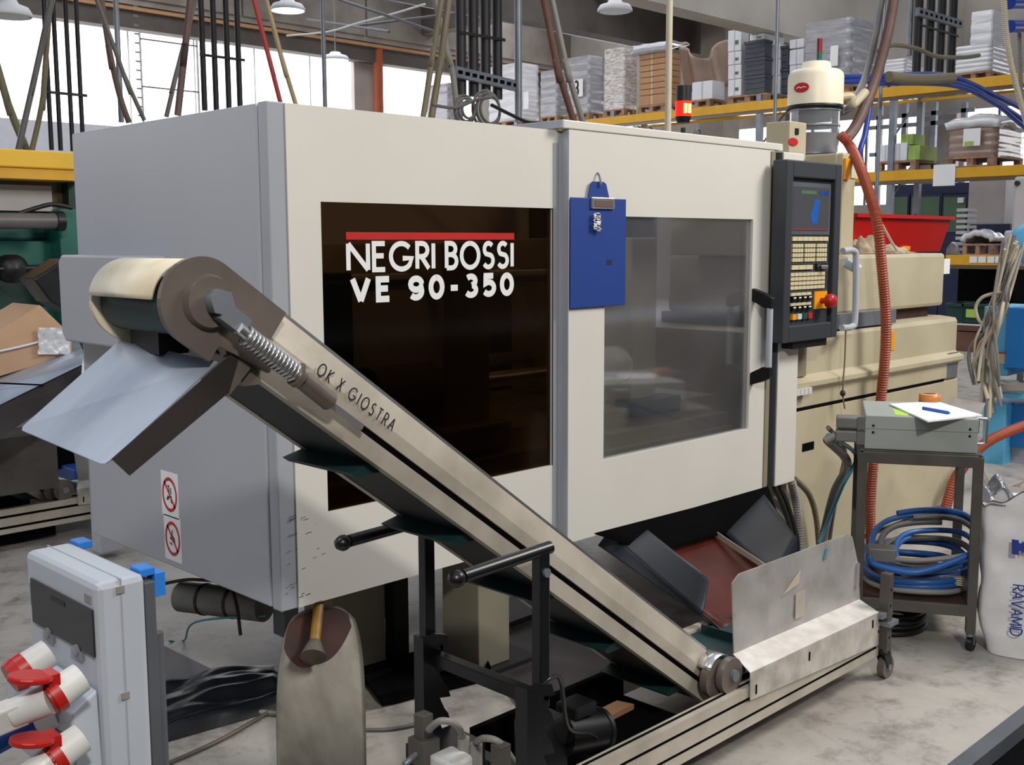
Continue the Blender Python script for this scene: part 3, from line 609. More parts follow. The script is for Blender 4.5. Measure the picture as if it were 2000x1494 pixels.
Q('tray_bracket',G().prism([A+V((.055,-.002,.04)),A+V((.09,-.002,-.0)),A+V((.02,-.002,-.07)),A+V((-.01,-.002,-.03))],(0,.02,0)),'steel_dark')
Q('scraper_block',G().box((hc.x-.015,-.72,hc.z-.11),(hc.x+.05,-.60,hc.z-.06)),'rubber_black')
Q('return_cover',G().prism([(xa-.12,yn+.0,zc(xa-.12,.975)),(xa-.02,yn+.0,zc(xa-.02,.86)),(xa+.02,yn,zc(xa+.02,.89)),(xa+.0,yn,zc(xa,.99))],(0,.29,0)),'steel_dark')
# lower horizontal section
bx0,bx1=-.05,1.93
def beamprof(y): # outer face at y, body behind it
    g=G(); g.box((bx0,y,.092),(bx1,y+.04,.118)); g.box((bx0,y,.132),(bx1,y+.04,.176)); g.box((bx0,y,.190),(bx1,y+.04,.222)); g.box((bx0,y+.012,.10),(bx1,y+.04,.2)); return g
bm=Q('frame_beam',beamprof(-.945),'steel')
Q('beam_slot',G().box((bx0+.002,-.938,.118),(bx1-.002,-.932,.132)).box((bx0+.002,-.938,.176),(bx1-.002,-.932,.19)),'dark_gap',bm)
Q('beam_top_slot',G().box((bx0,-.925,.2215),(bx1,-.915,.2225)),'dark_gap',bm)
bm2=Q('frame_beam',G().box((.98,-.52,.10),(bx1,-.48,.222)),'steel')
Q('bed_plate',G().box((1.0,-.905,.205),(bx1,-.52,.212)),'steel_dark')
lb=Q('belt',G().box((1.0,-.88,.222),(bx1-.05,-.545,.228)),'belt_green')
for i in range(4): Q('cleat',G().box((1.16+i*.2,-.87,.228),(1.166+i*.2,-.56,.258)),'belt_green',lb)
rl=Q('knee_disc',G().cyl((1.01,-.925,.272),(1.01,-.902,.272),.056,n=36),'steel_dark',bev=.006)
Q('disc_boss',G().cyl((1.018,-.935,.272),(1.018,-.924,.272),.018,n=20),'galv',rl)
Q('knee_disc',G().cyl((.975,-.895,.265),(.975,-.87,.265),.060,n=36),'steel_dark',bev=.006)
g=G(); g.sheet(lambda s,t:(.985+.066*math.cos(math.radians(60+90*s)),-.90+.05*t,.272+.066*math.sin(math.radians(60+90*s))),10,1); Q('knee_cover',g,'steel_bright',solid=.002)
g=G(); g.sheet(lambda s,t:(1.03+.05*math.cos(math.radians(50+90*s)),-.86+.05*t,.27+.05*math.sin(math.radians(50+90*s))),8,1); Q('knee_cover',g,'steel_bright',solid=.002)
Q('dark_filler',G().box((.30,-.86,.02),(.98,-.50,.10)).box((.30,-.52,.10),(.98,-.50,.20)),'dark_gap')  # black box added to keep the space below the incline dark
# guard: skirt, sloped strip, upright plate
sk=[V((1.07,-.95,.268)),V((1.90,-.95,.262))]
gk=Q('skirt_plate',G().prism([(1.07,-.952,.272),(1.905,-.952,.262),(1.905,-.952,.150),(1.90,-.952,.140),(1.073,-.952,.182)],(0,.003,0)),'steel_scuffed')
for x,z in ((1.10,.195),(1.42,.215),(1.86,.215)): Q('slot_hole',B((x,-.9545,z),(x+.006,-.9515,z+.03)),'dark_gap',gk)
Q('sloped_strip',G().prism([(1.068,-.952,.271),(1.905,-.952,.261),(1.945,-.855,.278),(1.118,-.855,.292)],(0,0,.003)),'strip_sky_sheen')
up0=at('y',-.856,1434,1283); up1=at('y',-.86,1430,1140); up2=at('y',-.86,1444,1121); up3=at('y',-.86,1655,1043); up4=at('y',-.86,1665,1048); up5=at('y',-.857,1676,1100); up6=at('y',-.856,1680,1178)
gp=Q('guard_plate',G().prism([up0,up1,up2,up3,up4,up5,up6],(0,.004,0)),'steel_worn')
q=at('y',-.862,1612,1082); Q('paint_chip',G().prism([q+V((-.012,0,-.015)),q+V((.006,0,-.02)),q+V((.02,0,.012)),q+V((.004,0,.022))],(0,-.001,0)),'hose_teal',gp)
q=at('y',-.862,1545,1140); Q('glue_mark',G().prism([q+V((-.055,0,-.03)),q+V((.05,0,-.01)),q+V((.06,0,.035)),q+V((.03,0,.02))],(0,-.001,0)),'hose_beige',gp)
q=at('y',-.862,1563,1178); Q('glue_mark',B((q.x-.03,-.8625,q.z-.05),(q.x+.03,-.8605,q.z+.04)),'steel',gp)
q=at('y',-.862,1675,1120); Q('edge_clip',B((q.x-.006,-.866,q.z-.05),(q.x+.008,-.85,q.z+.04)),'steel_bright',gp)
# posts with casters
def caster(x,y,par,r=.042,pl=None):
    cs=obj('caster',G().lathe((x,y,r*2+.012),(0,0,1),[(0,.02),(.02,.02),(.024,.0),(.0,0)],16).prism([(x-.03,y-.018,r*2+.015),(x+.02,y-.018,r*2+.015),(x+.035,y-.018,r),(x+.01,y-.018,r-.01)],(0,.004,0)).prism([(x-.03,y+.014,r*2+.015),(x+.02,y+.014,r*2+.015),(x+.035,y+.014,r),(x+.01,y+.014,r-.01)],(0,.004,0)),'rubber_black',par)
    obj('wheel',G().cyl((x+.015,y-.013,r),(x+.015,y+.013,r),r,n=28),'steel_dark',cs,bev=.004); obj('hub',G().cyl((x+.015,y-.02,r),(x+.015,y+.02,r),.012,n=12),'galv',cs)
def post(x,y,z0,z1,m='cart_steel'):
    p=Q('post',B((x-.018,y-.018,z0),(x+.018,y+.018,z1)),m,bev=.002)
    for k in range(4): Q('bolt_hole',G().cyl((x+.0,y-.0185,z0+.06+k*.06),(x,y-.0178,z0+.06+k*.06),.005,n=8),'dark_gap',p)
    return p
pr=post(1.955,-.955,.10,.40); Q('clamp',G().box((1.93,-.985,.205),(2.0,-.93,.222)).box((1.90,-.97,.24),(1.98,-.935,.26)),'galv')
caster(1.955,-.955,cv)
post(1.955,-.50,.10,.23); caster(1.955,-.50,cv)
a=at('z',.40,827,1393); post(a.x,a.y,.0,.40); Q('set_bolt',G().cyl(V((a.x-.018,a.y,.30)),V((a.x-.075,a.y-.01,.29)),.008,n=8),'galv')
Q('clamp',G().box((a.x-.028,a.y-.03,.27),(a.x+.028,a.y+.03,.335)),'cart_steel')
a=at('z',.38,978,1452); post(a.x,a.y,.0,.38)
# black height-adjustable support
g=G().box((.11,-.965,.47),(.145,-.935,.86)); st=Q('support_post',g,'black_metal',bev=.003)
Q('support_post',G().box((.11,-.535,.47),(.145,-.505,.86)),'black_metal',bev=.003)
Q('support_cross',G().box((.11,-.965,.455),(.145,-.505,.49)),'black_metal',bev=.003)
for y in (-.95,-.52):
    Q('support_bar',G().cyl((-.13,y,.845),(.16,y,.855),.016,n=20),'black_metal'); Q('bar_knob',G().lathe((-.15,y,.844),(1,0,0),[(0,-.022),(.014,-.017),(.021,-.003),(.02,.008),(.012,.02),(0,.022)],16),'black_metal')
Q('post_bolt',G().cyl((.13,-.972,.80),(.13,-.964,.80),.012,n=6),'galv')
def ratchet(x0,y,z1,d):
    P=[(x0,y,.05),(x0,y,z1),(x0+.03,y,z1+.004)]
    z=z1-.01
    while z>.10: P+=[(x0+.075,y,z),(x0+.085,y,z-.03),(x0+.045,y,z-.022),(x0+.062,y,z-.058)]; z-=.075
    P+=[(x0+.08,y,.05)]
    return G().prism(P,(0,.012,0))
Q('ratchet_plate',ratchet(.04,-1.0,.54,1),'black_metal'); Q('ratchet_plate',ratchet(.09,-.56,.54,1),'black_metal')
Q('ratchet_plate',G().box((.028,-1.0,.05),(.04,-.96,.542)),'black_metal'); Q('ratchet_plate',G().box((.078,-.56,.05),(.09,-.52,.542)),'black_metal')
mt=Q('gear_motor',G().cyl((.40,-.76,.225),(.56,-.76,.19),.062,n=24),'black_metal',bev=.004)
Q('fan_cover',G().cyl((.56,-.76,.19),(.575,-.76,.187),.066,n=24),'rubber_black',mt); Q('terminal_box',G().box((.43,-.80,.27),(.52,-.72,.305)),'black_metal',mt,bev=.006)
Q('gearbox',G().box((.28,-.80,.15),(.40,-.70,.30)),'black_metal',bev=.008)
Q('motor_guard_bar',G().tube([at('y',-.96,1052,1345),at('y',-.96,1075,1325),at('y',-.93,1095,1330),at('y',-.9,1110,1420),at('y',-.86,1150,1432),at('y',-.84,1164,1440)],.006),'black_metal')
for k,(z0,ln_) in enumerate(((.05,.9),(.12,.7))): Q('frame_tie',G().box((.0+.25*k,-.93,z0),(.04+.25*k,-.5,z0+.04)),'black_metal')
jb=at('z',.30,890,1478); jbx=Q('switch_box',G().box((jb.x-.04,jb.y-.03,.2),(jb.x+.04,jb.y+.06,.30)),'socket_white',bev=.008)
for px,py in ((905,1440),(930,1452)):
    a=at('z',.33,px,py); Q('cable_gland',G().cyl((a.x,a.y,.26),(a.x,a.y,.33),.016,n=12),'hose_lightgrey')
Q('grey_conduit',G().tube([at('z',.33,905,1440),at('z',.40,890,1415),at('z',.42,860,1408),at('z',.38,838,1425)],.009),'hose_lightgrey')
Q('grey_conduit',G().tube([at('z',.33,930,1450),at('z',.38,945,1442),at('z',.38,975,1450),at('z',.30,1005,1490)],.009),'hose_lightgrey')
Q('base_box',G().box((jb.x+.0,jb.y+.06,.03),(jb.x+.16,jb.y+.2,.27)),'black_metal')
for yy in (): Q('strut',G().cyl((.15,yy,.72),(.70,yy+.02,.24),.012,n=10),'black_metal')
# ---------------------------------------------------------------- parts chute under the machine
ch=thing('parts_chute','dark sheet metal chute with a red floor sloping out from under the machine','chute',(1.5,-.3,.25))
def CQ(n,P,m,th=.004,**k):
    P=[V(p) for p in P]; nn=(P[1]-P[0]).cross(P[2]-P[0]).normalized(); return obj(n,G().prism(P,nn*th),m,ch,**k)
def BQ(n,a,b,c,d,m,**k):
    a,b,c,d=map(V,(a,b,c,d)); return obj(n,G().sheet(lambda s,t:tuple(a.lerp(b,s).lerp(d.lerp(c,s),t)),10,10),m,ch,solid=.004,**k)
BQ('left_wall',(1.74,.04,.455),(1.461,-.52,.394),(1.412,-.53,.275),(1.56,.04,.44),'chute_dark')
BQ('left_wall_foot',(1.56,.04,.44),(1.412,-.53,.278),(1.427,-.62,.221),(1.50,.04,.40),'chute_dark')
BQ('chute_floor',(1.64,.12,.37),(2.40,.12,.37),(2.00,-.60,.215),(1.43,-.622,.219),'chute_red',label='red lined chute floor')
BQ('divider_rail',(2.20,.05,.375),(2.20,.05,.345),(1.95,-.46,.30),(1.95,-.46,.325),'steel',label='bare metal strip between the chute halves')
BQ('right_wall',(2.26,.05,.37),(2.66,.05,.46),(2.20,-.44,.385),(1.97,-.50,.27),'chute_dark')
BQ('right_wall_end',(1.97,-.50,.27),(2.20,-.44,.385),(2.10,-.50,.30),(2.02,-.52,.25),'chute_dark')
BQ('under_shade_sheet',(1.35,-.03,.50),(2.62,-.03,.48),(2.62,-.10,.33),(1.66,-.10,.365),'dark_gap',label='black sheet standing in for the shade under the machine')  # flat black sheet painting the machine's shade over the chute
# ---------------------------------------------------------------- shovel
sh=thing('shovel','rusty square shovel with a yellow handle leaning upright at the machine front','shovel',(-.03,-.16,0))
yT,yB=.03,-.30
TC=at('y',yT,622,1192)
def blade(s,t):
    y0=yT+(yB-yT)*t; x0=at('y',y0,527,1300).x; x1=at('y',y0,703,1300).x; x=x0+(x1-x0)*s; z=TC.z*(1-t)+.004
    k=abs(2*s-1); z-= (1-t)*.055*k**4; xm=(x0+x1)/2; x=xm+(x-xm)*(1-(1-t)**6*.22)
    y=y0-.025*k**3*(1-t*.2)+.02*math.exp(-((t-.0)/.16)**2)*(1-k*k)
    return (x,y,z)
yb=.0
obj('blade',G().sheet(blade,24,24),'shovel_blade',sh,solid=.004)
def rustp(s,t):
    s2=.07+.86*s; p=blade(s2,.01+(.24*(1-abs(2*s-1)**2.4)+.03)*t+.05*abs(2*s-1)*t); return (p[0],p[1]-.004,p[2])
obj('rust_patch',G().sheet(rustp,40,12),'rust',sh)
P0=at('y',-.085,612,1278); P1=at('y',.045,624,1165); dh=(P1-P0).normalized()
obj('socket',G().cyl(P0-dh*.01,P0+dh*.045,.040,.019,n=20),'shovel_blade',sh)
obj('handle',G().cyl(P0+dh*.02,P1,.0165,n=16),'yellow_handle',sh)
# ---------------------------------------------------------------- power socket board at the left
K=atd(187,1142,1.85); bw,bd=.145,.285
bk=at('x',K.x,48,1083); rk_=at('y',K.y,284,1116)
yl=bk.y; xr=rk_.x; zb0=.45
pb=thing('power_socket_board','grey plastic power distribution box with red industrial sockets in the left foreground','socket board',((K.x+xr)/2,(K.y+yl)/2,0))
W=lambda n,g,m,par=pb,**k: obj(n,g,m,par,**k)
W('enclosure',G().box((K.x,K.y,zb0),(xr,yl,K.z)),'box_grey',bev=.012)
xm=K.x+(xr-K.x)*.48
W('seam',G().box((xm,K.y-.001,zb0),(xm+.002,yl+.001,K.z+.001)),'edge_grey')
for z in (K.z-.012,K.z-.20): W('lid_clip',B((xm-.008,K.y-.003,z-.012),(xm+.006,K.y,z)),'hose_lightgrey')
zt_,zb_=at('x',K.x,176,1187).z,at('x',K.x,179,1278).z
wn=W('smoked_cover',B((K.x-.004,K.y+.012,zb_),(K.x-.001,yl-.03,zt_)),'smoked_window')
W('breaker_row',B((K.x-.002,K.y+.02,zb_+.03),(K.x,yl-.02,zt_-.012)),'motor_grey',wn)
W('handle_slot',B((K.x-.005,(K.y+yl)/2-.03,zt_-.02),(K.x-.004,(K.y+yl)/2+.03,zt_-.012)),'rubber_black',wn)
W('brand_mark',B((K.x-.0015,K.y+.02,zt_+.008),(K.x,K.y+.045,zt_+.022)),'hose_lightgrey')
for yy in (K.y+.08,K.y+.20): W('cover_latch',G().box((K.x-.006,yy-.022,zb_-.018),(K.x,yy+.022,zb_-.006)).cyl((K.x-.008,yy,zb_-.004),(K.x,yy,zb_-.004),.010,n=12),'clear_plastic')
zs=zb_-.055
W('socket_panel',G().prism([(K.x-.004,K.y+.006,zs),(K.x-.05,K.y+.006,zs-.03),(K.x-.05,K.y+.006,zs-.17),(K.x-.0,K.y+.006,zs-.19)],(0,yl-K.y-.012,0)),'box_grey',bev=.004)
def socket(px,py,open_,y_):
    c=at('x',K.x-.05,px,py); d=V((-.85,-.0,-.35)).normalized()
    s=W('socket',G().cyl(c,c+d*.045,.025,.027,n=24),'socket_white')
    W('collar',G().cyl(c+d*.04,c+d*.056,.030,.030,n=24).cyl(c+d*.056,c+d*.06,.025,n=24),'socket_red',s)
    if open_:
        up=V((0,0,1)); hd_=c+d*.05+V((0,0,.030)); ax=V((-1,0,.18)).normalized(); sdv=V((0,1,0)); vs=[hd_+ax*(.034+.036*math.cos(2*math.pi*i/24))+sdv*.031*math.sin(2*math.pi*i/24) for i in range(24)]
        W('lid',G().prism(vs,ax.cross(sdv)*-.010),'socket_red',s,bev=.003)
        W('lid_hinge',B(hd_-V((.012,.018,.01)),hd_+V((.006,.018,.012))),'socket_red',s)
    else: W('lid',G().cyl(c+d*.056,c+d*.072,.031,.026,n=24),'socket_red',s)
    return c,d
c1,d1=socket(95,1275,0,0); c2_,d2_=socket(158,1322,1,0); c3,d3=socket(160,1440,1,0)
W('rating_label',B((K.x-.0505,K.y+.02,zs-.155),(K.x-.052,K.y+.075,zs-.075)),'hose_brown')
W('rating_label',B((K.x-.0505,K.y+.095,zs-.15),(K.x-.052,K.y+.13,zs-.10)),'label_white')
yp=K.y+.0
W('stand_post',G().box((xr+.002,K.y+.01,.02),(xr+.022,yl-.0,K.z-.02)),'galv_dark',bev=.002)
W('stand_post',G().cyl((xr+.03,K.y+.03,.01),(xr+.03,K.y+.03,K.z-.12),.012),'galv_dark')
W('stand_base',G().box((K.x-.08,K.y-.03,0),(xr+.2,yl+.1,.02)),'cart_steel')
for q,sx in ((at('z',K.z,158,1056),.02),(at('z',K.z,272,1109),.02)): W('blue_cap',B((xr+.0,q.y-.02,K.z-.012),(xr+.028,q.y+.02,K.z+.002)),'blue_plastic',bev=.002)
q=at('y',K.y+.03,305,1130); W('blue_cap',B((q.x-.008,K.y+.02,q.z-.03),(q.x+.012,K.y+.05,q.z+.012)),'blue_plastic')
# plug and cables
pc_=thing('plug_and_cable','long white rectangular plug housing reaching into the open red socket','plug',tuple(at('y',K.y+.1,40,1385)))
a=c2_+d2_*.055; b_=at('y',K.y+.02,-40,1420); dd=(b_-a).normalized()
obj('plug_body',G().ob((a+b_)/2+dd*.02,dd*((b_-a).length/2-.03),V((0,.022,0)),dd.cross(V((0,1,0)))*.024),'socket_white',pc_,bev=.004)
obj('plug_nose',G().cyl(a+dd*.0,a+dd*.06,.026,.024,n=20),'socket_white',pc_)
pg=thing('blue_cable_plug','blue cable with a white plug under the middle socket','cable',tuple(at('y',K.y+.1,40,1430)))
obj('cable',G().tube([at('y',K.y+.12,-30,1462),at('y',K.y+.12,20,1435),at('y',K.y+.11,75,1400),at('y',K.y+.1,110,1390)],.021),'cable_blue',pg)
obj('plug_body',G().cyl(at('y',K.y+.1,75,1403),at('y',K.y+.08,115,1388),.027,n=20),'socket_white',pg)
pg=thing('white_plug','white round plug in the lowest red socket','plug',tuple(c3+d3*.1))
obj('plug_body',G().cyl(c3+d3*.055,c3+d3*.13,.025,.022,n=20),'socket_white',pg); obj('plug_ring',G().cyl(c3+d3*.13,c3+d3*.14,.027,n=20),'hose_lightgrey',pg)
# ---------------------------------------------------------------- things on the floor at the left
pl=[at('z',.012,*q) for q in ((200,1275),(300,1252),(415,1308),(300,1345),(150,1380))]
tag(obj('floor_plate',G().prism([V((p.x,p.y,.002)) for p in pl],(0,0,.012)),'plate_floor'),'dark steel plate lying on the floor beside the socket board','plate')
def tarp(s,t):
    a=at('z',.02,290,1345).lerp(at('z',.02,560,1290),s); b=at('z',.02,270,1455).lerp(at('z',.02,570,1370),s); p=a.lerp(b,t)
    h=.035+.05*noise.noise(V((s*2.2,t*3.4,1.3)))+.02*noise.noise(V((s*4,t*9,4))); e=min(s,1-s,t,1-t)
    return (p.x,p.y,.004+max(0,h+.02)*min(1,e*9))
tag(obj('plastic_sheet',G().sheet(tarp,60,36),'tarp_black'),'crumpled black plastic sheet on the floor left of the shovel','sheet')
def fp_(pts,z=.008): return [at('z',z,*q) for q in pts]
tag(obj('floor_hose',G().tube(fp_(((455,1395),(500,1391),(540,1394),(600,1400))),.010),'hose_lightgrey'),'light grey hose end on the floor behind the shovel','hose')
tag(obj('floor_rod',G().tube(fp_(((320,1494),(430,1445),(535,1385),(560,1372)),.010),.007),'steel_dark'),'thin dark rod lying diagonally on the floor left of the shovel','rod')
tag(obj('floor_cable',G().tube(fp_(((715,1425),(760,1424),(810,1415),(850,1400))),.006),'hose_grey'),'thin grey cable on the floor right of the shovel','cable')
tag(obj('oil_tray',G().sheet(lambda s,t:((lambda p:(p.x,p.y,.01+.05*(1 if (min(s,1-s)<.04 or min(t,1-t)<.05) else 0)))(at('z',.01,700,1330).lerp(at('z',.01,930,1260),s).lerp(at('z',.01,740,1385).lerp(at('z',.01,960,1330),s),t))),24,16),'dark_gap'),'flat black drip tray on the floor under the machine','tray')
g=G().tube(fp_(((965,1232),(1010,1215),(1050,1200)),.02),.012); tag(obj('black_bar',g,'black_metal'),'black bar on the floor behind the conveyor support','bar')
q0=at('z',.0,1190,1380); tag(obj('wood_offcut',G().prism([at('z',.101,1150,1405),at('z',.101,1205,1378),at('z',.101,1238,1385),at('z',.101,1170,1420)],(0,0,.018)),'cardboard'),'small pale wooden offcut lying behind the black conveyor motor','wood')
tag(obj('steel_tube',G().cyl(at('z',.03,820,1272),at('z',.03,862,1285),.012),'steel_bright'),'short bright metal fitting on the floor behind the black support','fitting')
tag(obj('floor_mat',G().prism([V((p.x,p.y,.001)) for p in (at('z',0,960,1190),at('z',0,1080,1130),at('z',0,1250,1290),at('z',0,1030,1400),at('z',0,975,1330))],(0,0,.012)),'plate_floor'),'dirty grey floor plate under the conveyor incline','plate')
# ---------------------------------------------------------------- cart with control box
d1=V((.49,-.872,0)); d2=V((.872,.49,0)); c0=V((2.243,-.695,0)); CW,CD=.425,.56
ct=thing('steel_cart','dark square tube steel cart on casters beside the machine bed','cart',tuple(c0+d1*CW/2+d2*CD/2))
R_=lambda n,g,m,par=ct,**k: obj(n,g,m,par,**k)
def bar(n,a,b,h=.018,par=ct,m='cart_steel'):
    a,b=V(a),V(b); d=(b-a).normalized()
    if abs(d.z)>.9: return R_(n,G().ob((a+b)/2,d1*h,d2*h,V((0,0,(b-a).length/2))),m,par,bev=.002)
    s=V((-d.y,d.x,0)); return R_(n,G().ob((a+b)/2,d*((b-a).length/2),s*h,V((0,0,h*1.25))),m,par,bev=.002)
cs=[c0,c0+d1*CW,c0+d1*CW+d2*CD,c0+d2*CD]
for c in cs:
    bar('leg',c+V((0,0,.075)),c+V((0,0,.775)))
for i in range(4):
    a,b=cs[i],cs[(i+1)%4]; bar('top_rail',a+V((0,0,.757)),b+V((0,0,.757))); bar('shelf_rail',a+V((0,0,.165)),b+V((0,0,.165)))
R_('top_plate',G().ob(c0+d1*CW/2+d2*CD/2+V((0,0,.782)),d1*(CW/2+.01),d2*(CD/2+.01),V((0,0,.003))),'cart_steel')
R_('shelf_plate',G().ob(c0+d1*CW/2+d2*CD/2+V((0,0,.19)),d1*(CW/2),d2*(CD/2),V((0,0,.003))),'rust')
for c in cs:
    k=R_('caster',G().cyl(c+V((0,0,.06)),c+V((0,0,.078)),.014,n=12).ob(c+V((.012,0,.045)),V((.004,0,0)),V((0,.016,0)),V((0,0,.02))),'galv'); R_('wheel',G().cyl(c+V((.01,-.011,.028)),c+V((.01,.011,.028)),.028,n=20),'rubber_black',k)
# control box
zb_=.786; BH=.135; b0=c0+d1*.005+d2*.01+V((0,0,zb_)); BW,BD=.415,.42
bx=thing('control_box','grey metal control box with chrome handles standing on top of the cart','box',tuple(b0+d1*BW/2+d2*BD/2))
X_=lambda n,g,m,par=bx,**k: obj(n,g,m,par,**k)
def obx(a0,a1,b0_,b1,z0,z1): return G().ob(b0+d1*(a0+a1)/2+d2*(b0_+b1)/2+V((0,0,(z0+z1)/2)),d1*(a1-a0)/2,d2*(b1-b0_)/2,V((0,0,(z1-z0)/2)))
hsg=X_('housing',obx(0,BW,0,BD,0,BH),'control_box',bev=.004)
X_('seam',obx(0,BW,-.0008,0,BH*.60,BH*.60+.0015),'motor_grey')
for u in (.03,BW-.03):
    for z in (BH*.5,BH*.7): p=b0+d1*u+V((0,0,z)); X_('screw',G().cyl(p,p-d2*.003,.005,n=10),'rubber_black')
for i,vv in enumerate((.06,.30)):
    p=b0+d1*BW+d2*vv; X_('handle',G().tube([p+V((0,0,.03)),p+d1*.03+V((0,0,.032)),p+d1*.035+V((0,0,.045)),p+d1*.035+V((0,0,.115)),p+d1*.03+V((0,0,.128)),p+V((0,0,.13))],.007),'steel_bright')
for z in (.02,.075): X_('connector',obx(-.11,-.02,.02,.10,z,z+.045),'motor_grey',bev=.006)
for z in (.02,.07): X_('connector_latch',obx(-.03,-.0,.01,.02,z-.005,z+.055),'steel_bright')
X_('cable_boot',G().cyl(b0-d1*.11+d2*.05+V((0,0,.04)),b0-d1*.15+d2*.05+V((0,0,.015)),.016,n=14),'hose_lightgrey')
zt=zb_+BH
tp=[b0+d1*u+d2*v+V((0,0,BH)) for u,v in ((.0,.0),(0,.0))]
def topz(px,py,dz=0): return at('z',zt+dz,px,py)
tag(obj('paper_sheets',G().prism([topz(1737,791,.002),topz(1829,786,.002),topz(1918,813,.002),topz(1812,825,.002)],(0,0,.006)),'paper'),'stack of white paper sheets lying on the grey control box','paper')
p0,p1=topz(1803,797,.014),topz(1852,806,.014)
pn=thing('pen','blue ballpoint pen lying on the white paper','pen',tuple((p0+p1)/2)); obj('barrel',G().cyl(p0,p1,.0065,n=12),'pen_blue',pn); obj('tip',G().cyl(p1,p1+(p1-p0).normalized()*.012,.005,.001,n=10),'pen_blue',pn)
tag(obj('sticky_note',G().prism([topz(1743,798,.0),topz(1780,806,.0),topz(1772,812,.0),topz(1748,810,.0)],(0,0,.001)),'sticky_green'),'green sticky note half under the white paper','note')
tr_=topz(1815,787); tp_=thing('tape_roll','roll of orange adhesive tape standing on the control box','tape',tuple(tr_))
obj('tape',G().lathe(tr_,(0,0,1),[(.030,0),(.043,0),(.043,.038),(.030,.038),(.030,0)],36),'tape_orange',tp_); obj('core',G().lathe(tr_,(0,0,1),[(.028,.001),(.0305,.001),(.0305,.0395),(.028,.0395)],36),'label_white',tp_)
tag(obj('plastic_sleeve',G().prism([topz(1855,777,.001),topz(1925,789,.001),topz(1915,812,.001),topz(1850,795,.001)],(0,0,.004)),'clear_plastic'),'clear plastic sleeve lying behind the paper on the control box','sleeve')
# cables from the box connectors to the floor
cg=thing('connector_cables','grey and teal cables running down from the control box connectors','cables',tuple(b0-d1*.1))
e0=b0-d1*.14+d2*.05+V((0,0,.02))
obj('cable',G().tube([e0,at('y',-.35,1655,905),at('y',-.2,1630,960),at('y',-.15,1610,1040),at('y',-.12,1600,1100)],.020),'hose_grey',cg)
obj('cable',G().tube([e0+V((.0,0,.02)),at('y',-.4,1672,890),at('y',-.35,1645,950),at('y',-.3,1620,1010),at('y',-.28,1600,1060)],.009),'hose_teal',cg)
obj('cable',G().tube([e0+V((.0,0,.05)),at('y',-.35,1650,880),at('y',-.2,1635,960),at('y',-.15,1622,1040),at('y',-.12,1618,1100)],.010),'hose_grey',cg)
# hose coils on the shelf
random.seed(11); sc_=c0+d1*CW*.55+d2*CD*.5
def coil(n,lab,cx,cz,ru,rv,tilt,r,m,turns=1.0,ph=0,grp='hoses coiled on the cart shelf'):
    P=[]; k=int(18*turns)
    for i in range(k+1):
        a=2*math.pi*turns*i/k+ph; q=cx+d1*(ru*math.cos(a))+d2*(rv*math.sin(a)); P.append(V((q.x,q.y,cz+tilt*math.sin(a+.4)+.006*i/k*4+.008*math.sin(3*a))))
    return tag(obj(n,G().tube(P,r,seg=4),m),lab,'hose',grp)
coil('hose','uppermost bright blue hose loop of the coil on the cart shelf',sc_+d1*.04,.35,.215,.24,.075,.0125,'hose_blue',1.25,.5)
coil('hose','grey hose loop directly under the uppermost blue loop on the shelf',sc_+d1*.05,.34,.19,.21,.06,.013,'hose_grey',1.1,1.2)
coil('hose','smaller inner blue loop of the coil on the cart shelf',sc_+d1*.08,.30,.16,.2,.05,.012,'hose_blue',1.2,2.2)
coil('hose','inner grey loop of the coil on the cart shelf',sc_+d1*.05,.275,.18,.22,.035,.0135,'hose_grey',1.1,3.4)
coil('hose','middle blue hose loop low in the coil on the shelf',sc_+d1*.0,.255,.21,.26,.03,.014,'hose_blue',1.3,4.0)
coil('hose','blue hose loop lying flat near the shelf plate',sc_-d1*.0,.225,.20,.25,.012,.013,'hose_blue',1.2,5.0)
coil('hose','light grey hose lying on the shelf plate at the bottom',sc_,.209,.21,.27,.004,.012,'hose_lightgrey',1.0,2.5)
fr=lambda px,py,k=-.02:( lambda dd: CAM+dd*((c0+d2*k-CAM).dot(d2)/dd.dot(d2)))(FW+RT*((px-1000)/F)+UP*((747-py)/F))
tag(obj('hose',G().tube([fr(1705,1070,.06),fr(1700,1095,.03),fr(1725,1108,.0),fr(1780,1118,-.02),fr(1830,1108,.0),fr(1900,1080,.05),fr(1925,1060,.1)],.0135),'hose_blue'),'front blue hose drooping across the open side of the cart','hose','hoses coiled on the cart shelf')
tag(obj('hose',G().tube([fr(1735,1090,.05),fr(1790,1095,.02),fr(1850,1090,.03),fr(1900,1083,.06)],.011),'hose_lightgrey'),'front grey hose lying above the drooping blue hose','hose','hoses coiled on the cart shelf')
tag(obj('connector_block',G().ob(fr(1722,1080,.07),d1*.055,d2*.04,V((0,0,.028))),'motor_grey',bev=.006),'grey connector block at the left of the hose coil','connector')
cbk=fr(1858,1130,.1); kk=thing('ribbed_connector','pale ribbed connector block low right in the hose coil','connector',tuple(cbk))
obj('body',G().ob(cbk,d1*.05,d2*.03,V((0,0,.02))),'hose_olive',kk,bev=.003)
for i in range(4): obj('rib',G().ob(cbk+V((0,0,.012-.009*i))-d2*.031,d1*.047,d2*.002,V((0,0,.002))),'hose_beige',kk)
# black hose coil on the floor
g=G()
fc=at('z',.03,1725,1205)
for j in range(4): g.tube([fc+V(((.165-.008*(j%2))*math.cos(2*math.pi*i/24),(.165-.008*(j%2))*math.sin(2*math.pi*i/24),-.014+j*.022)) for i in range(25)],.011,seg=2)
tag(obj('black_hose_coil',g,'rubber_black'),'black hose coil lying on the floor behind the conveyor caster','hose')
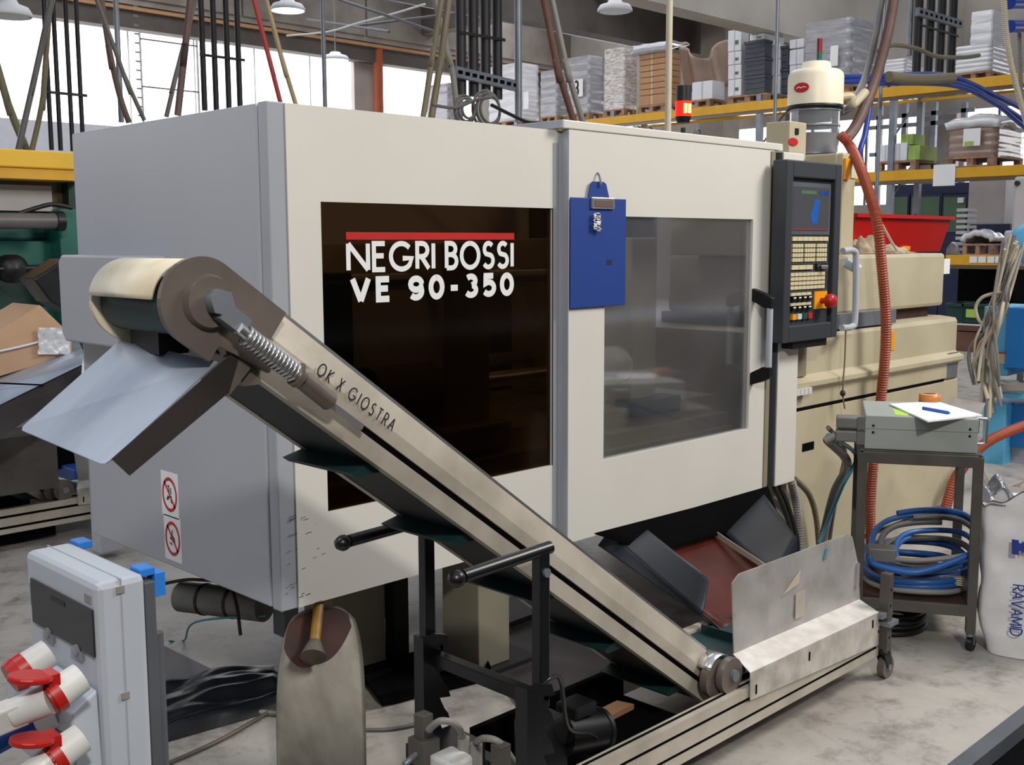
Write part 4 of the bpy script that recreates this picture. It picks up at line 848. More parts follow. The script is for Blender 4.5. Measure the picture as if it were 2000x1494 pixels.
# granulate bag
bc=V((2.62,-1.235,0)); az=math.radians(19); nn=-V((math.cos(az),math.sin(az),0)); rr_=V((math.sin(az),-math.cos(az),0))
bgt=thing('granulate_bag','white open granulate sack with blue print standing at the right edge','bag',tuple(bc))
def bagf(s,t):
    a=2*math.pi*s; ex=.21*(1+.04*math.sin(7*t)); ey=.12*(1+.1*math.sin(3*t))
    ca,sa_=math.cos(a),math.sin(a); k=.45
    x=ex*math.copysign(abs(ca)**k,ca); y=ey*math.copysign(abs(sa_)**k,sa_); z=.62*t
    q=(1-.10*(1-t)*(t>.0)); x*=.88+.12*min(1,t*4); 
    nz=noise.noise(V((x*7,y*7,z*9)))*.022*(min(1,t*6)); z+= (.035*math.sin(5*a)+.02*math.sin(9*a+1))*(t>.97)
    lean=.03*(1-t)
    p=bc+rr_*(x+lean+nz)+nn*(y+nz); return (p.x,p.y,max(.002,z+nz*.4*(t>.1)))
bo=obj('sack',G().sheet(bagf,96,60),'bag_white',bgt)
obj('folded_rim',G().sheet(lambda s,t:(lambda p,q:(p[0]*(1-t*.18)+bc.x*t*.18,p[1]*(1-t*.18)+bc.y*t*.18,p[2]-.05*t+.006))(bagf(s,1.0),0),96,6),'foil',bgt)
obj('granulate',G().prism([tuple(V(bagf(i/24,.80))+(bc+V((0,0,.62*.8))-V(bagf(i/24,.8)))*.06) for i in range(24)],(0,0,.01)),'galv',bgt)
def onbag(px,py):
    d=FW+RT*((px-1000)/F)+UP*((747-py)/F); pl=bc+nn*.158; return CAM+d*((pl-CAM).dot(nn)/d.dot(nn))
tx_=obj('printed_text',G(),'ink_blue',bgt) if 0 else None
o_=onbag(1978,1142); e_=onbag(1978,1242); wl=(o_-e_).length
tot=sum(GL[c][0] for c in 'RAVAMID')+.2*6; s_=(wl-.004)/tot; x=0
for c in 'RAVAMID':
    g=G()
    for k_,pl in enumerate(GL[c][1]): stroke(g,[((x+a_)*s_,b__*.040) for a_,b__ in pl],.0055,lambda X,Z,o:tuple(o_+V((0,0,-X))+rr_*(Z)+nn*(.0002*o)),k_)
    obj('letter',g,'ink_blue',bgt); x+=GL[c][0]+.2
e0_=onbag(1976,1053); g=G()
obj('emblem_block',G().prism([e0_,onbag(1976,1082),onbag(1990,1084),onbag(1990,1055)],nn*.0003),'ink_blue',bgt)
cs0=onbag(1999,1069); vs=[cs0+(rr_*math.cos(i*math.pi/9)+V((0,0,1))*math.sin(i*math.pi/9))*(.026 if i%2 else .016) for i in range(18)]
obj('emblem_splash',G().prism(vs,nn*.0004),'ink_blue',bgt)
# ---------------------------------------------------------------- hoses hanging at the right
def hose(n,lab,pts,y,r,m,rib=0,pitch=.014,grp=None,cat='hose'):
    P=[at('y',(y if not isinstance(y,(list,tuple)) else y[i]),*p) for i,p in enumerate(pts)]
    return tag(obj(n,G().tube(P,r,rib=rib,pitch=pitch,n=12),m),lab,cat,grp)
hose('corrugated_hose','long orange corrugated hose running down past the control panel',[(1640,262),(1662,288),(1685,340),(1712,430),(1722,520),(1730,620),(1728,700),(1718,800),(1706,900),(1700,1000),(1703,1100)],[.3,.25,.1,-.05,-.08,-.1,-.1,-.08,-.05,-.06,-.06],.026,'hose_orange',.10,.013)
hose('corrugated_hose','lower orange corrugated hose curving from the blue machine behind the cart',[(2040,820),(1990,835),(1930,862),(1890,900),(1862,945),(1845,1000)],[-.2,-.18,-.15,-.12,-.1,-.08],.030,'hose_orange',.08,.014)
hose('suction_hose','brown corrugated suction hose hanging from above into the loader',[(1752,-40),(1735,60),(1708,160),(1675,240),(1652,272)],[.8,.7,.6,.45,.35],.030,'hose_brown',.10,.014)
hose('suction_hose','smooth grey hose left of the brown corrugated hose above the loader',[(1728,-40),(1712,60),(1690,150),(1662,205),(1640,220)],[.9,.8,.7,.5,.45],.022,'hose_grey')
hose('corrugated_hose','beige corrugated hose hanging at the top right',[(1960,-30),(1965,60),(1978,140),(2010,260)],1.0,.022,'hose_beige',.14,.016)
hose('corrugated_hose','grey corrugated hose at the right edge beside the blue pipes',[(1990,60),(1992,120),(1996,200),(2010,260)],1.4,.02,'hose_lightgrey',.14,.016)
for k,(pts,l) in enumerate(((((1640,150),(1700,150),(1830,146),(1900,165),(2040,235)),'upper bright blue hose arching right above the rack beam'),(((1640,160),(1720,158),(1860,160),(1930,190),(2040,262)),'middle bright blue hose arching right above the rack beam'),(((1700,162),(1860,166),(1940,200),(1985,235),(2040,280)),'lowest bright blue hose arching right above the rack beam'))):
    hose('water_hose',l,pts,1.6,.024,'hose_bluebright',grp='bright blue water hoses at the upper right')
hose('water_hose','bright blue hose bend hanging behind the orange hose',[(1700,200),(1690,260),(1680,300),(1690,350)],.9,.02,'hose_bluebright')
hose('cloth_wrap','grey rag wrapped around the blue hoses',[(1735,150),(1790,155),(1860,152)],1.55,.045,'hose_olive',cat='rag')
for k,(x,r) in enumerate(((1985,0),(1990,48))): tag(obj('blue_pipe',G().cyl(at('y',1.3,1972,6+r*.95),at('y',1.3,2030,6+r*.95),.055,n=20),'hose_bluebright'),('upper','lower')[k]+' short bright blue pipe at the top right corner','pipe')
hose('dark_cable','dark cable loop crossing in front of the black pipes at upper right',[(1715,100),(1745,88),(1790,95),(1830,110),(1880,112),(1912,108)],2.0,.02,'hose_olive',cat='cable')
# ---------------------------------------------------------------- red bin, rag on the bed
def rb_(y0): return None
a0,a1=at('y',.45,1672,418),at('y',.45,1858,418); zb1=at('y',.45,1700,493).z
zb1=1.535
rbn=thing('red_bin','red plastic stacking bin standing on the machine bed cover','bin',((a0.x+a1.x)/2,.7,zb1))
L0,L1=a0.x,at('y',.45,1858,418).x; zt1=a0.z
bot=[(L0+.04,.50,zb1),(L1-.04,.50,zb1),(L1-.04,.9,zb1),(L0+.04,.9,zb1)]; top=[(L0,.45,zt1),(L1,.45,zt1),(L1,.95,zt1),(L0,.95,zt1)]
g=G(); V8=[V(p) for p in bot+top]
g.add(V8,[(3,2,1,0),(0,1,5,4),(1,2,6,5),(2,3,7,6),(3,0,4,7)]); bi=obj('tub',g,'bin_red',rbn,solid=.006)
obj('rim',G().box((L0-.02,.43,zt1-.018),(L1+.02,.45,zt1+.004)).box((L0-.02,.95,zt1-.018),(L1+.02,.97,zt1+.004)).box((L0-.02,.45,zt1-.018),(L0,.95,zt1+.004)).box((L1,.45,zt1-.018),(L1+.02,.95,zt1+.004)),'bin_red',rbn)
obj('label_slot',B(((L0+L1)/2+.02,.475,zb1+.01),((L0+L1)/2+.12,.49,zb1+.035)),'orange_button',rbn)
def ragf(px,py,w_,h_,y,sd_):
    c=at('y',y,px,py)
    return lambda s,t:(c.x+(s-.5)*w_,y-.05+t*.2,1.535+max(.0,h_*(.6+.8*noise.noise(V((s*4+sd_,t*4,sd_)))) *min(1,min(s,1-s,t,1-t)*5)))
tag(obj('rag',G().sheet(ragf(1700,478,.22,.10,.25,1.),24,16),'rag'),'crumpled pale rag left of the orange hose on the bed cover','rag')
tag(obj('rag',G().sheet(ragf(1750,495,.30,.05,.18,4.),28,16),'rag'),'thin twisted rag in front of the red bin','rag')
hose('rope','thin pale cord running from the top of the orange hose to the bed cover',[(1718,430),(1740,470),(1752,490)],.12,.007,'hose_beige',cat='rope')
# ---------------------------------------------------------------- light blue machine at the right
X0_=6.3
def rx(px0,r0,px1,r1,x=X0_,dep=.5): 
    a=at('x',x,px0,r0); b=at('x',x,px1,r1); return G().box((x,min(a.y,b.y),min(a.z,b.z)),(x+dep,max(a.y,b.y),max(a.z,b.z)))
bm_=thing('blue_dryer_unit','light blue granulator unit with pale cable bundle at the right edge','machine',tuple(at('x',X0_+.3,1975,760)*1)); 
Z_=lambda n,g,m,par=bm_,**k: obj(n,g,m,par,**k)
Z_('upper_cabinet',rx(1922,598,1968,735),'sky_machine_blue',bev=.01); Z_('upper_side',rx(1968,600,2040,725,X0_-.05),'deep_blue',bev=.01)
Z_('nameplate',rx(1950,690,1975,712,X0_-.012,.01),'hose_beige'); Z_('warning_stripe',rx(1950,688,1976,692,X0_-.016,.01),'label_red'); Z_('green_mark',rx(1925,705,1938,713,X0_-.012,.01),'sticky_green')
Z_('table_top',rx(1922,763,2050,786,X0_-.1,.7),'sky_machine_blue',bev=.006)
Z_('table_body',rx(1930,786,2040,880,X0_+.05,.4),'deep_blue')
Z_('column',rx(1922,786,1955,985,X0_-.05,.15),'sky_machine_blue',bev=.004); Z_('foot_beam',rx(1918,955,1975,985,X0_-.25,.5),'sky_machine_blue')
a=at('x',X0_-.05,1975,752); Z_('motor_disc',G().cyl(a+V((0,0,-.02)),a+V((0,0,.02)),.14,n=32).cyl(a+V((0,0,.02)),a+V((0,0,.03)),.05,n=20),'hose_lightgrey')
Z_('lower_panel',rx(1960,855,2040,960,X0_+.1,.05),'cabinet_grey')
cbl=thing('cable_bundle','pale tangled cable bundle hanging over the light blue unit','cables',tuple(at('x',6.1,1930,620)))
random.seed(5)
for i in range(16):
    x0=1955+random.uniform(-12,25); x1=1912+random.uniform(-22,40); P=[(x0+random.uniform(15,30),470+random.uniform(-20,20)),(x0,560+random.uniform(-20,15)),(x0-12+random.uniform(-15,10),620+random.uniform(-15,15)),(x1,690+random.uniform(-20,20)),(x1+random.uniform(-15,20),760+random.uniform(-20,60))]
    obj('cable',G().tube([at('x',6.05+random.uniform(-.1,.1),*p) for p in P],random.choice((.008,.011,.014)),n=8),random.choice(('hose_beige','hose_lightgrey','hose_beige','hose_olive','hose_grey')),cbl)
obj('cable',G().tube([at('x',6.0,*p) for p in ((1955,570),(1920,580),(1906,600),(1912,625),(1925,635))],.012,n=8),'hose_beige',cbl)
obj('cable',G().tube([at('x',5.6,*p) for p in ((1918,900),(1930,935),(1965,950),(2000,940))],.008,n=8),'hose_beige',cbl)
obj('cable',G().tube([at('x',5.6,*p) for p in ((1880,930),(1910,965),(1960,965),(2005,935))],.008,n=8),'hose_beige',cbl)
sw=thing('grey_cabinet','light grey wall cabinet with rounded edge at the right edge','cabinet',tuple(at('x',7.2,1980,380)))
obj('body',rx(1980,345,2040,520,7.2,.3),'cabinet_grey',sw,bev=.02); obj('lower_body',rx(1960,450,2040,520,6.9,.25),'housing_grey',sw,bev=.02); a=at('x',7.19,1988,358); obj('latch',G().cyl(a,a-V((.02,0,0)),.02,n=12),'ink_black',sw)
tag(obj('blue_lamp_shade',G().lathe(at('x',6.6,2010,475),(-1,0,0),[(0,.04),(.1,.03),(.15,0),(.15,-.02)],28),'sky_machine_blue'),'light blue round cover cut by the right edge','cover')
lt=at('x',6.5,1961,558); sl=thing('small_signal','small red and green signal light among the cables','light',tuple(lt))
obj('red_lens',G().cyl(lt,lt+V((0,0,.06)),.04,n=16),'signal_red',sl); obj('green_lens',G().cyl(lt-V((0,0,.04)),lt,.04,n=16),'signal_green',sl)
# ---------------------------------------------------------------- pallet racking at x = 16
XR=16.0
RTOP={3:217}
def zrow(px,row,x=XR): return at('x',x,px,row).z
Z3=zrow(1541,192); Z2=zrow(1850,329); Z1=zrow(1900,498)
ya,yb2=at('x',XR,2150,200).y,at('x',XR,860,250).y
rk=thing('pallet_rack','tall pallet rack with yellow beams behind the machine','rack',(XR+.5,(ya+yb2)/2,0))
ups=[at('x',XR,p,300).y for p in (1742,1482,1198,1010,2085)]
for y in ups:
    for dx in (0,1.0): obj('upright',B((XR+dx-.05,y-.05,0),(XR+dx+.05,y+.05,Z3+.12)),'galv',rk)
    for k in range(4): obj('lacing',G().cyl((XR,y,.3+k*1.0),(XR+1,y,1.1+k*1.0),.02,n=6),'galv',rk)
for nm,z,y0,y1 in (('b',Z3,ya,yb2),('b',Z2,ya,at('x',XR,1560,330).y),('b',Z1,ya,at('x',XR,1850,500).y)):
    for dx in (0,1.0): obj('beam',G().box((XR+dx-.06,y0,z-.16),(XR+dx-.01,y1,z)),'yellow_paint',rk,bev=.006)
    obj('beam_flange',B((XR-.055,y0,z-.22),(XR+.10,y1,z-.165)),'smoked_brown',rk)
def tagp(px,row,w_,h,z=None): 
    a=at('x',XR-.07,px,row); return obj('beam_label',B((XR-.072,a.y-w_,a.z-h),(XR-.065,a.y+w_,a.z+h)),'label_white',rk)
tagp(1844,342,.18,.17); 
for p in (1901,1918,1936,1950): tagp(p,507,.06,.05)
for p in (1826,1312): a=at('x',XR-.1,p,200 if p<1700 else 178); 
def lb(px0,px1,top,bot,fr=.62,x=XR):
    xm=px0+(px1-px0)*fr; a=at('x',x,px0,top); b=at('x',x,xm,bot); y0,y1=b.y,a.y
    dep=max(.25,min(1.3,at('y',y0,px1,bot).x-x)); return x,x+dep,y0,y1,at('x',x,px0,bot).z,a.z
def wrapped(name,lab,cat,px0,px1,top,bot,m,fr=.62,grp=None,nlay=6,x=XR,bulge=.03):
    x0,x1,y0,y1,z0,z1=lb(px0,px1,top,bot,fr,x)
    def f(s,t):
        a=4*s; i=int(a)%4; k=a-int(a); c=[(x0,y1),(x0,y0),(x1,y0),(x1,y1)]; p=c[i]; q=c[(i+1)%4]
        X=p[0]+(q[0]-p[0])*k; Y=p[1]+(q[1]-p[1])*k; cx_,cy_=(x0+x1)/2,(y0+y1)/2
        w_=1+bulge*abs(math.sin(t*nlay*math.pi))-bulge*.8+.03*noise.noise(V((X*2,Y*2,t*6)))
        return (cx_+(X-cx_)*w_,cy_+(Y-cy_)*w_,z0+(z1-z0)*t)
    g=G().sheet(f,32,nlay*6); top_=[V(f(i/32,1)) for i in range(32)]; cc=V(((x0+x1)/2,(y0+y1)/2,z1+.03))
    g.add(top_+[cc],[(i,(i+1)%32,32) for i in range(32)])
    t=thing(name,lab,cat,((x0+x1)/2,(y0+y1)/2,z0),grp); obj('wrapped_load',g,m,t); return t,(x0,x1,y0,y1,z0,z1)
def sheetlabel(t,x,px0,px1,r0,r1,m='label_white',d=.07,txt=None):
    a=at('x',x-d,px0,r0); b=at('x',x-d,px1,r1); o=obj('paper_label',B((x-d,b.y,b.z),(x-d+.006,a.y,a.z)),m,t)
    if txt:
        g=G()
        for pl in GL[txt][1]: stroke(g,[(p*.18,q*.28) for p,q in pl],.05,lambda X,Z,o_:(x-d-.003,(a.y+b.y)/2+.09-Z*.0-X,(a.z+b.z)/2-.14+Z),0)
        obj('label_mark',g,'ink_black',t)
def pallet(px0,px1,bot_row,h,lab,fr=.62,x=XR):
    x0,x1,y0,y1,z0,z1=lb(px0,px1,bot_row-10,bot_row,fr,x); z1=z0+h
    t=thing('pallet',lab,'pallet',((x0+x1)/2,(y0+y1)/2,z0),'wooden pallets on the rack')
    obj('deck',B((x0-.02,y0,z1-.03),(x1,y1,z1)),'wood_pallet',t); obj('deck',B((x0-.02,y0,z0),(x1,y1,z0+.02)),'wood_pallet',t)
    for k in range(3):
        for dx in (0,x1-x0-.12): yc=y0+(y1-y0)*(k/2)*.86; obj('block',B((x0-.01+dx,yc,z0+.02),(x0+.11+dx,yc+(y1-y0)*.14,z1-.03)),'wood_pallet' if dx else 'wood_pallet',t)
    return t
br=lambda px: 217+(px-1300)*(192-217)/241 if px<1541 else 192+(px-1541)*(150-192)/452  # top edge of the upper beam
H=.14
def hh(px): # pallet pixel height at px on the upper level
    return zrow(px,br(px)-10)-zrow(px,br(px))
def ptop(px): # row of a pallet's top
    return br(px)-10*H/hh(px)
L_=[(834,905,168,'film_grey','wrapped grey load at the far left of the rack'),(955,1052,131,'film_white','pale wrapped stack with a narrow label left of the dark wrapped load'),
(1056,1108,140,'film_grey','low grey wrapped load partly behind the leaning brown hose'),(1108,1178,114,'film_grey','dark grey wrapped load with a white numbered label'),
(1181,1243,97,'film_mixed','wrapped stack of mixed white, brown and green cartons'),(1574,1712,46,'film_grey','large silver wrapped stack behind the cream loader'),(1868,1975,92,'film_white','wide white wrapped base of the tall bagged load at upper right'),(1728,1790,118,'film_white','low white wrapped load behind the black pipes at upper right')]
for px0,px1,top,m_,lab in L_:
    pallet(px0,px1,br(px0),H,'wooden pallet under the '+lab[:60])
    t,bb=wrapped('wrapped_load',lab,'load',px0,px1,top,ptop(px0),m_,grp='wrapped loads on the top rack level')
    if px0==1108: sheetlabel(t,XR,1120,1138,156,188,txt='3')
    if px0==955: sheetlabel(t,XR,1022,1032,180,212)
    if px0==1574: sheetlabel(t,XR,1622,1636,90,128)
t,bb=wrapped('bagged_load','tall white plastic covered load tapering upward at the upper right','load',1898,1962,24,92,'film_white',grp=None,nlay=3)
# brown carton stack with folded sheet
def cartons(px0,px1,rows,m_,lab,grp,fr=.62,cat='box',name='carton',x=XR,mark=None):
    out=[]
    for i,(r0,r1) in enumerate(rows):
        x0,x1,y0,y1,z0,z1=lb(px0,px1,r0,r1,fr,x)
        if i==len(rows)-1 and 150<r1<200 and r0>100: z0=zrow(px0,br(px0))+H
        if r1>310: z0=Z2+.16
        t=thing(name,lab[i],cat,((x0+x1)/2,(y0+y1)/2,z0),grp)
        obj('body',B((x0,y0,z0+.004),(x1,y1,z1-.004)),m_,t,bev=.01)
        if name=='crate':
            for k in (.3,.6): obj('rib',B((x0-.015,y0+.02,z0+(z1-z0)*k),(x0,y1-.02,z0+(z1-z0)*(k+.06))),m_,t)
            obj('rim',B((x0-.02,y0-.01,z1-.05),(x1,y1+.01,z1-.004)),m_,t)
        else: obj('tape_strip',B((x0-.003,y0+(y1-y0)*.47,z0+.01),(x0,y0+(y1-y0)*.53,z1-.01)),'hose_beige' if m_!='carton_white' else 'cabinet_grey',t)
        if mark: obj('green_print',B((x0-.004,y0+(y1-y0)*.2,z0+(z1-z0)*.3),(x0-.001,y0+(y1-y0)*.45,z0+(z1-z0)*.5)),'locker_green',t)
        out.append(t)
    return out
pallet(1246,1330,br(1246),H,'wooden pallet under the flat brown carton stack')
rows=[(107+i*11.6,107+(i+1)*11.6) for i in range(8)]
nm=['topmost','second','third','fourth','fifth','sixth','seventh','lowest']
cartons(1248,1330,rows,'cardboard',['%s flat brown carton of the stack right of the mixed wrapped stack'%n for n in nm],'flat brown cartons in a stack')
x0,x1,y0,y1,z0,z1=lb(1244,1336,88,107); tag(obj('folded_cover',G().sheet(lambda s,t:(x0-.06+(x1-x0+.1)*t,y0-.1+(y1-y0+.2)*s,z1-.02+.05*noise.noise(V((s*3,t*3,1)))-.35*max(0,.06-t)/.06*.5),20,12),'film_grey',solid=.04),'grey folded cover lying over the flat brown carton stack','cover')
pallet(1335,1418,br(1335),H,'wooden pallet under the crumpled brown sheet and small white box')
cartons(1352,1415,[(161,191)],'carton_white',['small white box in front of the crumpled brown cover beside the red signal light'],None)
a,b_=at('x',XR+.25,1325,90),at('x',XR+.25,1420,165)
tag(obj('crumpled_cover',G().sheet(lambda s,t:(XR+.25+.25*t+.10*math.sin(s*14),a.y+(b_.y-a.y)*s,b_.z-.0+(a.z-b_.z)*(1-.35*math.sin(s*math.pi)**2*(1-.0))*(1-t)),30,10),'film_brown',solid=.03),'crumpled brown and grey sheet standing right of the carton stack','cover')
pallet(1422,1545,br(1422),H,'wooden pallet under the dark crates and white cartons')
cartons(1422,1450,[(60,102),(102,128),(128,156),(156,184)],'carton_white',['%s white carton in the narrow column left of the dark crates'%n for n in ('topmost','second','third','lowest')],'white cartons in the narrow column',fr=.9,mark=1)
cartons(1455,1500,[(82,116),(116,150),(150,182)],'crate_dark',['%s dark plastic crate of the stack of three'%n for n in ('top','middle','bottom')],'dark plastic crates stacked on the rack',fr=.85,name='crate',cat='crate')
cartons(1464,1532,[(40,68),(68,81)],'carton_white',['top white carton above the dark crates','flat white carton lying between the crates and the top carton'],None,fr=.42,mark=1)
cartons(1502,1524,[(88,118),(118,150),(150,180)],'carton_white',['%s white carton right of the dark crates'%n for n in ('upper','middle','lower')],'white cartons right of the dark crates',fr=.9,x=XR+.3)
cartons(1526,1540,[(90,135),(135,180)],'crate_dark',['%s narrow dark crate right of the white cartons'%n for n in ('upper','lower')],None,fr=.9,name='crate',cat='crate',x=XR+.35)
cartons(1542,1572,[(78,96),(98,128),(128,170)],'carton_white',['%s grey white carton left of the large silver stack'%n for n in ('topmost','middle','lowest')],None,fr=.9,x=XR+.3)
# second level
zr2=lambda px: 336+(px-1700)*(-14/300)
pallet(1712,1835,zr2(1712),.16,'wooden pallet under the white and green cartons on the middle level')
cartons(1718,1742,[(283,319)],'carton_white',['left white carton on the middle rack level'],None,fr=.95)
cartons(1743,1772,[(280,318)],'carton_white',['right white carton on the middle rack level'],None,fr=.95)
cartons(1774,1830,[(284,316)],'carton_green',['lower green and white carton on the middle rack level'],None,fr=.4)
cartons(1760,1806,[(262,284)],'carton_green',['open green carton on top of the middle level cartons'],None,fr=.5,x=XR+.05)
pallet(1848,1998,zr2(1848)-1,.16,'wooden pallet under the brown wrapped load with white cover')
t,bb=wrapped('wrapped_load','brown wrapped load with a white cover and label on the middle level','load',1855,1998,250,311,'film_brown',nlay=4)
x0,x1,y0,y1,z0,z1=bb; obj('white_cover',G().sheet(lambda s,t_:(x0-.05+(x1-x0+.1)*t_,y0-.05+(y1-y0+.1)*s,z1+.02+.14*math.sin(math.pi*min(1,t_*1.6))*math.sin(math.pi*s)**.4+.03*noise.noise(V((s*5,t_*5,2)))),24,16),'film_white',t,solid=.12)
sheetlabel(t,XR,1882,1914,252,284,d=.08); a=at('x',XR-.09,1893,280); obj('green_mark',B((XR-.092,a.y-.06,a.z-.03),(XR-.088,a.y+.08,a.z+.03)),'carton_green',t)
# third level
pallet(1880,1975,498,.18,'wooden pallet with a white sack on the lowest visible rack level')
x0,x1,y0,y1,z0,z1=lb(1880,1972,452,482); tag(obj('white_sack',G().sheet(lambda s,t:(x0+(x1-x0)*t,y0+(y1-y0)*s,z0+(z1-z0)*(.35+.65*math.sin(math.pi*s)**.5*math.sin(math.pi*min(1,t+.2))**.5)+.04*noise.noise(V((s*6,t*4,3)))),24,12),'film_white',solid=.08),'flat white sack on the pallet of the lowest visible rack level','sack')
x0,x1,y0,y1,z0,z1=lb(1848,1884,472,497); tag(obj('white_sack',G().sheet(lambda s,t:(x0+(x1-x0)*t,y0+(y1-y0)*s,z0+(z1-z0)*math.sin(math.pi*s)**.5*math.sin(math.pi*min(1,t+.3))**.5),16,10),'film_white'),'small white sack beside the red bin on the rack','sack')
a=at('x',XR+.1,1868,425); b_=at('x',XR+.1,1885,490); g=G()
for i in range(8): g.box((XR+.1,b_.y,b_.z+i*.09),(XR+.5,a.y,b_.z+i*.09+.05))
tag(obj('tray_stack',g,'cabinet_grey'),'stack of thin grey trays right of the red bin','trays')
# things further back
def far(name,lab,cat,px0,px1,r0,r1,x,m_,dep=.6,grp=None):
    a=at('x',x,px0,r0); b=at('x',x,px1,r1); return tag(obj(name,G().box((x,b.y,b.z if dep<.1 or name=='locker_shelf' else 0),(x+dep,a.y,a.z)),m_,bev=.01),lab,cat,grp)
def locker(px0,px1,r0,r1,x,lab):
    a=at('x',x,px0,r0); b=at('x',x,px1,r1); t=thing('green_locker',lab,'locker',(x+.3,(a.y+b.y)/2,b.z),'green lockers behind the rack')
    obj('body',B((x,b.y,0),(x+.5,a.y,a.z)),'locker_navy',t); obj('door',B((x-.02,b.y+.05,b.z+.02),(x,a.y-.05,a.z-.05)),'locker_green',t)
locker(1735,1776,380,455,18.5,'left green locker behind the rack uprights'); locker(1777,1838,380,455,18.5,'middle green locker behind the rack uprights'); locker(1840,1890,380,455,18.5,'right green locker with a white notice')
far('locker_shelf','navy shelf frame standing on the green lockers','shelf',1735,1892,362,378,18.6,'locker_navy')
far('notice','white notice on the right green locker','notice',1870,1882,386,396,18.45,'label_white',.01)
far('grey_cupboard','large pale grey cupboard right of the green lockers','cupboard',1893,1960,348,437,18.0,'cabinet_grey'); far('navy_base','navy base below the pale grey cupboard','base',1893,1972,438,460,17.95,'locker_navy')
far('dark_void','black box filling the dark void below the lowest yellow beam','void',1872,1975,520,650,16.4,'dark_gap',.8)  # plain black box put in for the dark void under the beam
for px0,px1,lab in ((1850,1880,'left dark green crate at the end of the machine bed'),(1882,1922,'right dark green crate with a green note')):
    a=at('x',9.0,px0,592); b=at('x',9.0,px1,632); t=thing('green_crate',lab,'crate',(9.2,(a.y+b.y)/2,b.z)); obj('body',B((9,b.y,b.z),(9.4,a.y,a.z)),'green_crate',t,bev=.01); obj('rim',B((8.98,b.y-.01,a.z-.03),(9.42,a.y+.01,a.z)),'green_crate',t)
    if px0>1880: c=at('x',8.98,1897,612); obj('green_note',B((8.975,c.y-.05,c.z-.04),(8.98,c.y+.05,c.z+.04)),'sticky_green',t)
a=at('x',8.9,1845,634); b=at('x',8.9,1930,660); tb=thing('work_table','wooden work table with papers behind the machine bed','table',(9.3,(a.y+b.y)/2,0)); obj('table_top',B((8.9,b.y-.1,a.z-.05),(9.9,a.y,a.z)),'wood_dark',tb)
for yy in (b.y,a.y-.1): obj('leg',B((8.95,yy,0),(9.0,yy+.05,a.z-.05)),'galv_dark',tb); obj('leg',B((9.8,yy,0),(9.85,yy+.05,a.z-.05)),'galv_dark',tb)
obj('drawer_front',B((8.88,b.y-.05,a.z-.25),(8.9,a.y-.05,a.z-.06)),'wood_dark',tb)
tag(obj('table_papers',G().box((8.95,b.y,a.z+.001),(9.3,b.y+.35,a.z+.012)),'paper'),'white papers on the wooden table behind the machine bed','paper')
fr_=thing('steel_frame_row','grey steel frames of a second rack row behind the first','rack',(20.5,5,0))
for p in (1716,1765,1822,1880): a=at('x',20,p,300); obj('upright',B((19.95,a.y-.05,0),(20.05,a.y+.05,zrow(p,200,20))),'galv',fr_)
for r in (216,236,292): a,b=at('x',20,1700,r),at('x',20,1905,r-6); obj('beam',B((19.95,b.y,b.z-.08),(20.0,a.y,b.z)),'galv',fr_)
a=at('y',6.0,1715,350); 
# ---------------------------------------------------------------- overhead pipe drops
def drop(lab,pxs,refrow,botrow,Y,r,m_='pipe_black',tray=None):
    P=[at('y',Y,p,refrow) for p in pxs]; zb=at('y',Y,pxs[0],botrow).z
    t=thing('pipe_drop',lab,'pipes',tuple(sum(P,V((0,0,0)))/len(P)),'black vertical pipe drops')
    for p in P: obj('pipe',G().cyl((p.x,Y,zb),(p.x,Y,8.9),r,n=12),m_,t)
    z=zb+.5
    while z<5.6: obj('clamp_strap',B((P[0].x-.05,Y-.01-r,z),(P[-1].x+.05,Y-r,z+.025)),'pipe_black',t); z+=.9
    if tray:
        a=at('y',Y-.1,tray[0],tray[1]); b=at('y',Y-.1,tray[2],tray[3]); obj('slotted_rail',G().hexa([a,b,b+V((0,.05,0)),a+V((0,.05,0))],[a+V((0,0,.09)),b+V((0,0,.09)),b+V((0,.05,.09)),a+V((0,.05,.09))]),'galv',t)
        for i in range(9): c=a.lerp(b,(i+.5)/9); obj('rail_slot',B(c+V((-.03,-.004,.03)),c+V((.02,0,.06))),'dark_gap',t)
    return t
drop('black pipe drop of four pipes at the upper left above the yellow guard',(85,103,127,148),0,292,7.5,.021)
drop('black pipe drop of four pipes left of the machine corner',(392,415,440,462),0,215,7.0,.028)
drop('thick black pipe drop of four pipes above the middle of the machine',(900,924,948,971),60,185,4.5,.045,tray=(893,150,1014,178))
drop('thick black pipe drop of four pipes at the upper right',(1793,1816,1838,1860),60,142,3.2,.050,tray=(1795,30,1880,55))
def vpost(lab,px,ref,bot,Y,r,m_,name='steel_pole'):
    p=at('y',Y,px,ref); z=at('y',Y,px,bot).z; return tag(obj(name,G().cyl((p.x,Y,z),(p.x,Y,8.9),r,n=12),m_),lab,'pole')
vpost('grey pole hanging left of the hanging lamp',630,0,210,6.5,.022,'galv'); vpost('grey pole right of the thick black pipes',1012,0,238,4.4,.034,'galv')
vpost('beige pole rising from the machine roof left of the red signal light',1308,0,262,1.0,.018,'hose_beige'); vpost('grey pole left of the crossing thin hoses at upper left',226,0,238,6.0,.022,'galv')
vpost('thin grey pole beside the brown corrugated hose',1718,230,430,2.0,.016,'galv'); vpost('thin grey pole left of the loader',1515,160,300,2.5,.016,'galv'); vpost('grey pole left of the thick black pipes at upper right',1780,0,110,3.3,.028,'galv')
HG='loose hoses hanging from the hall ceiling'
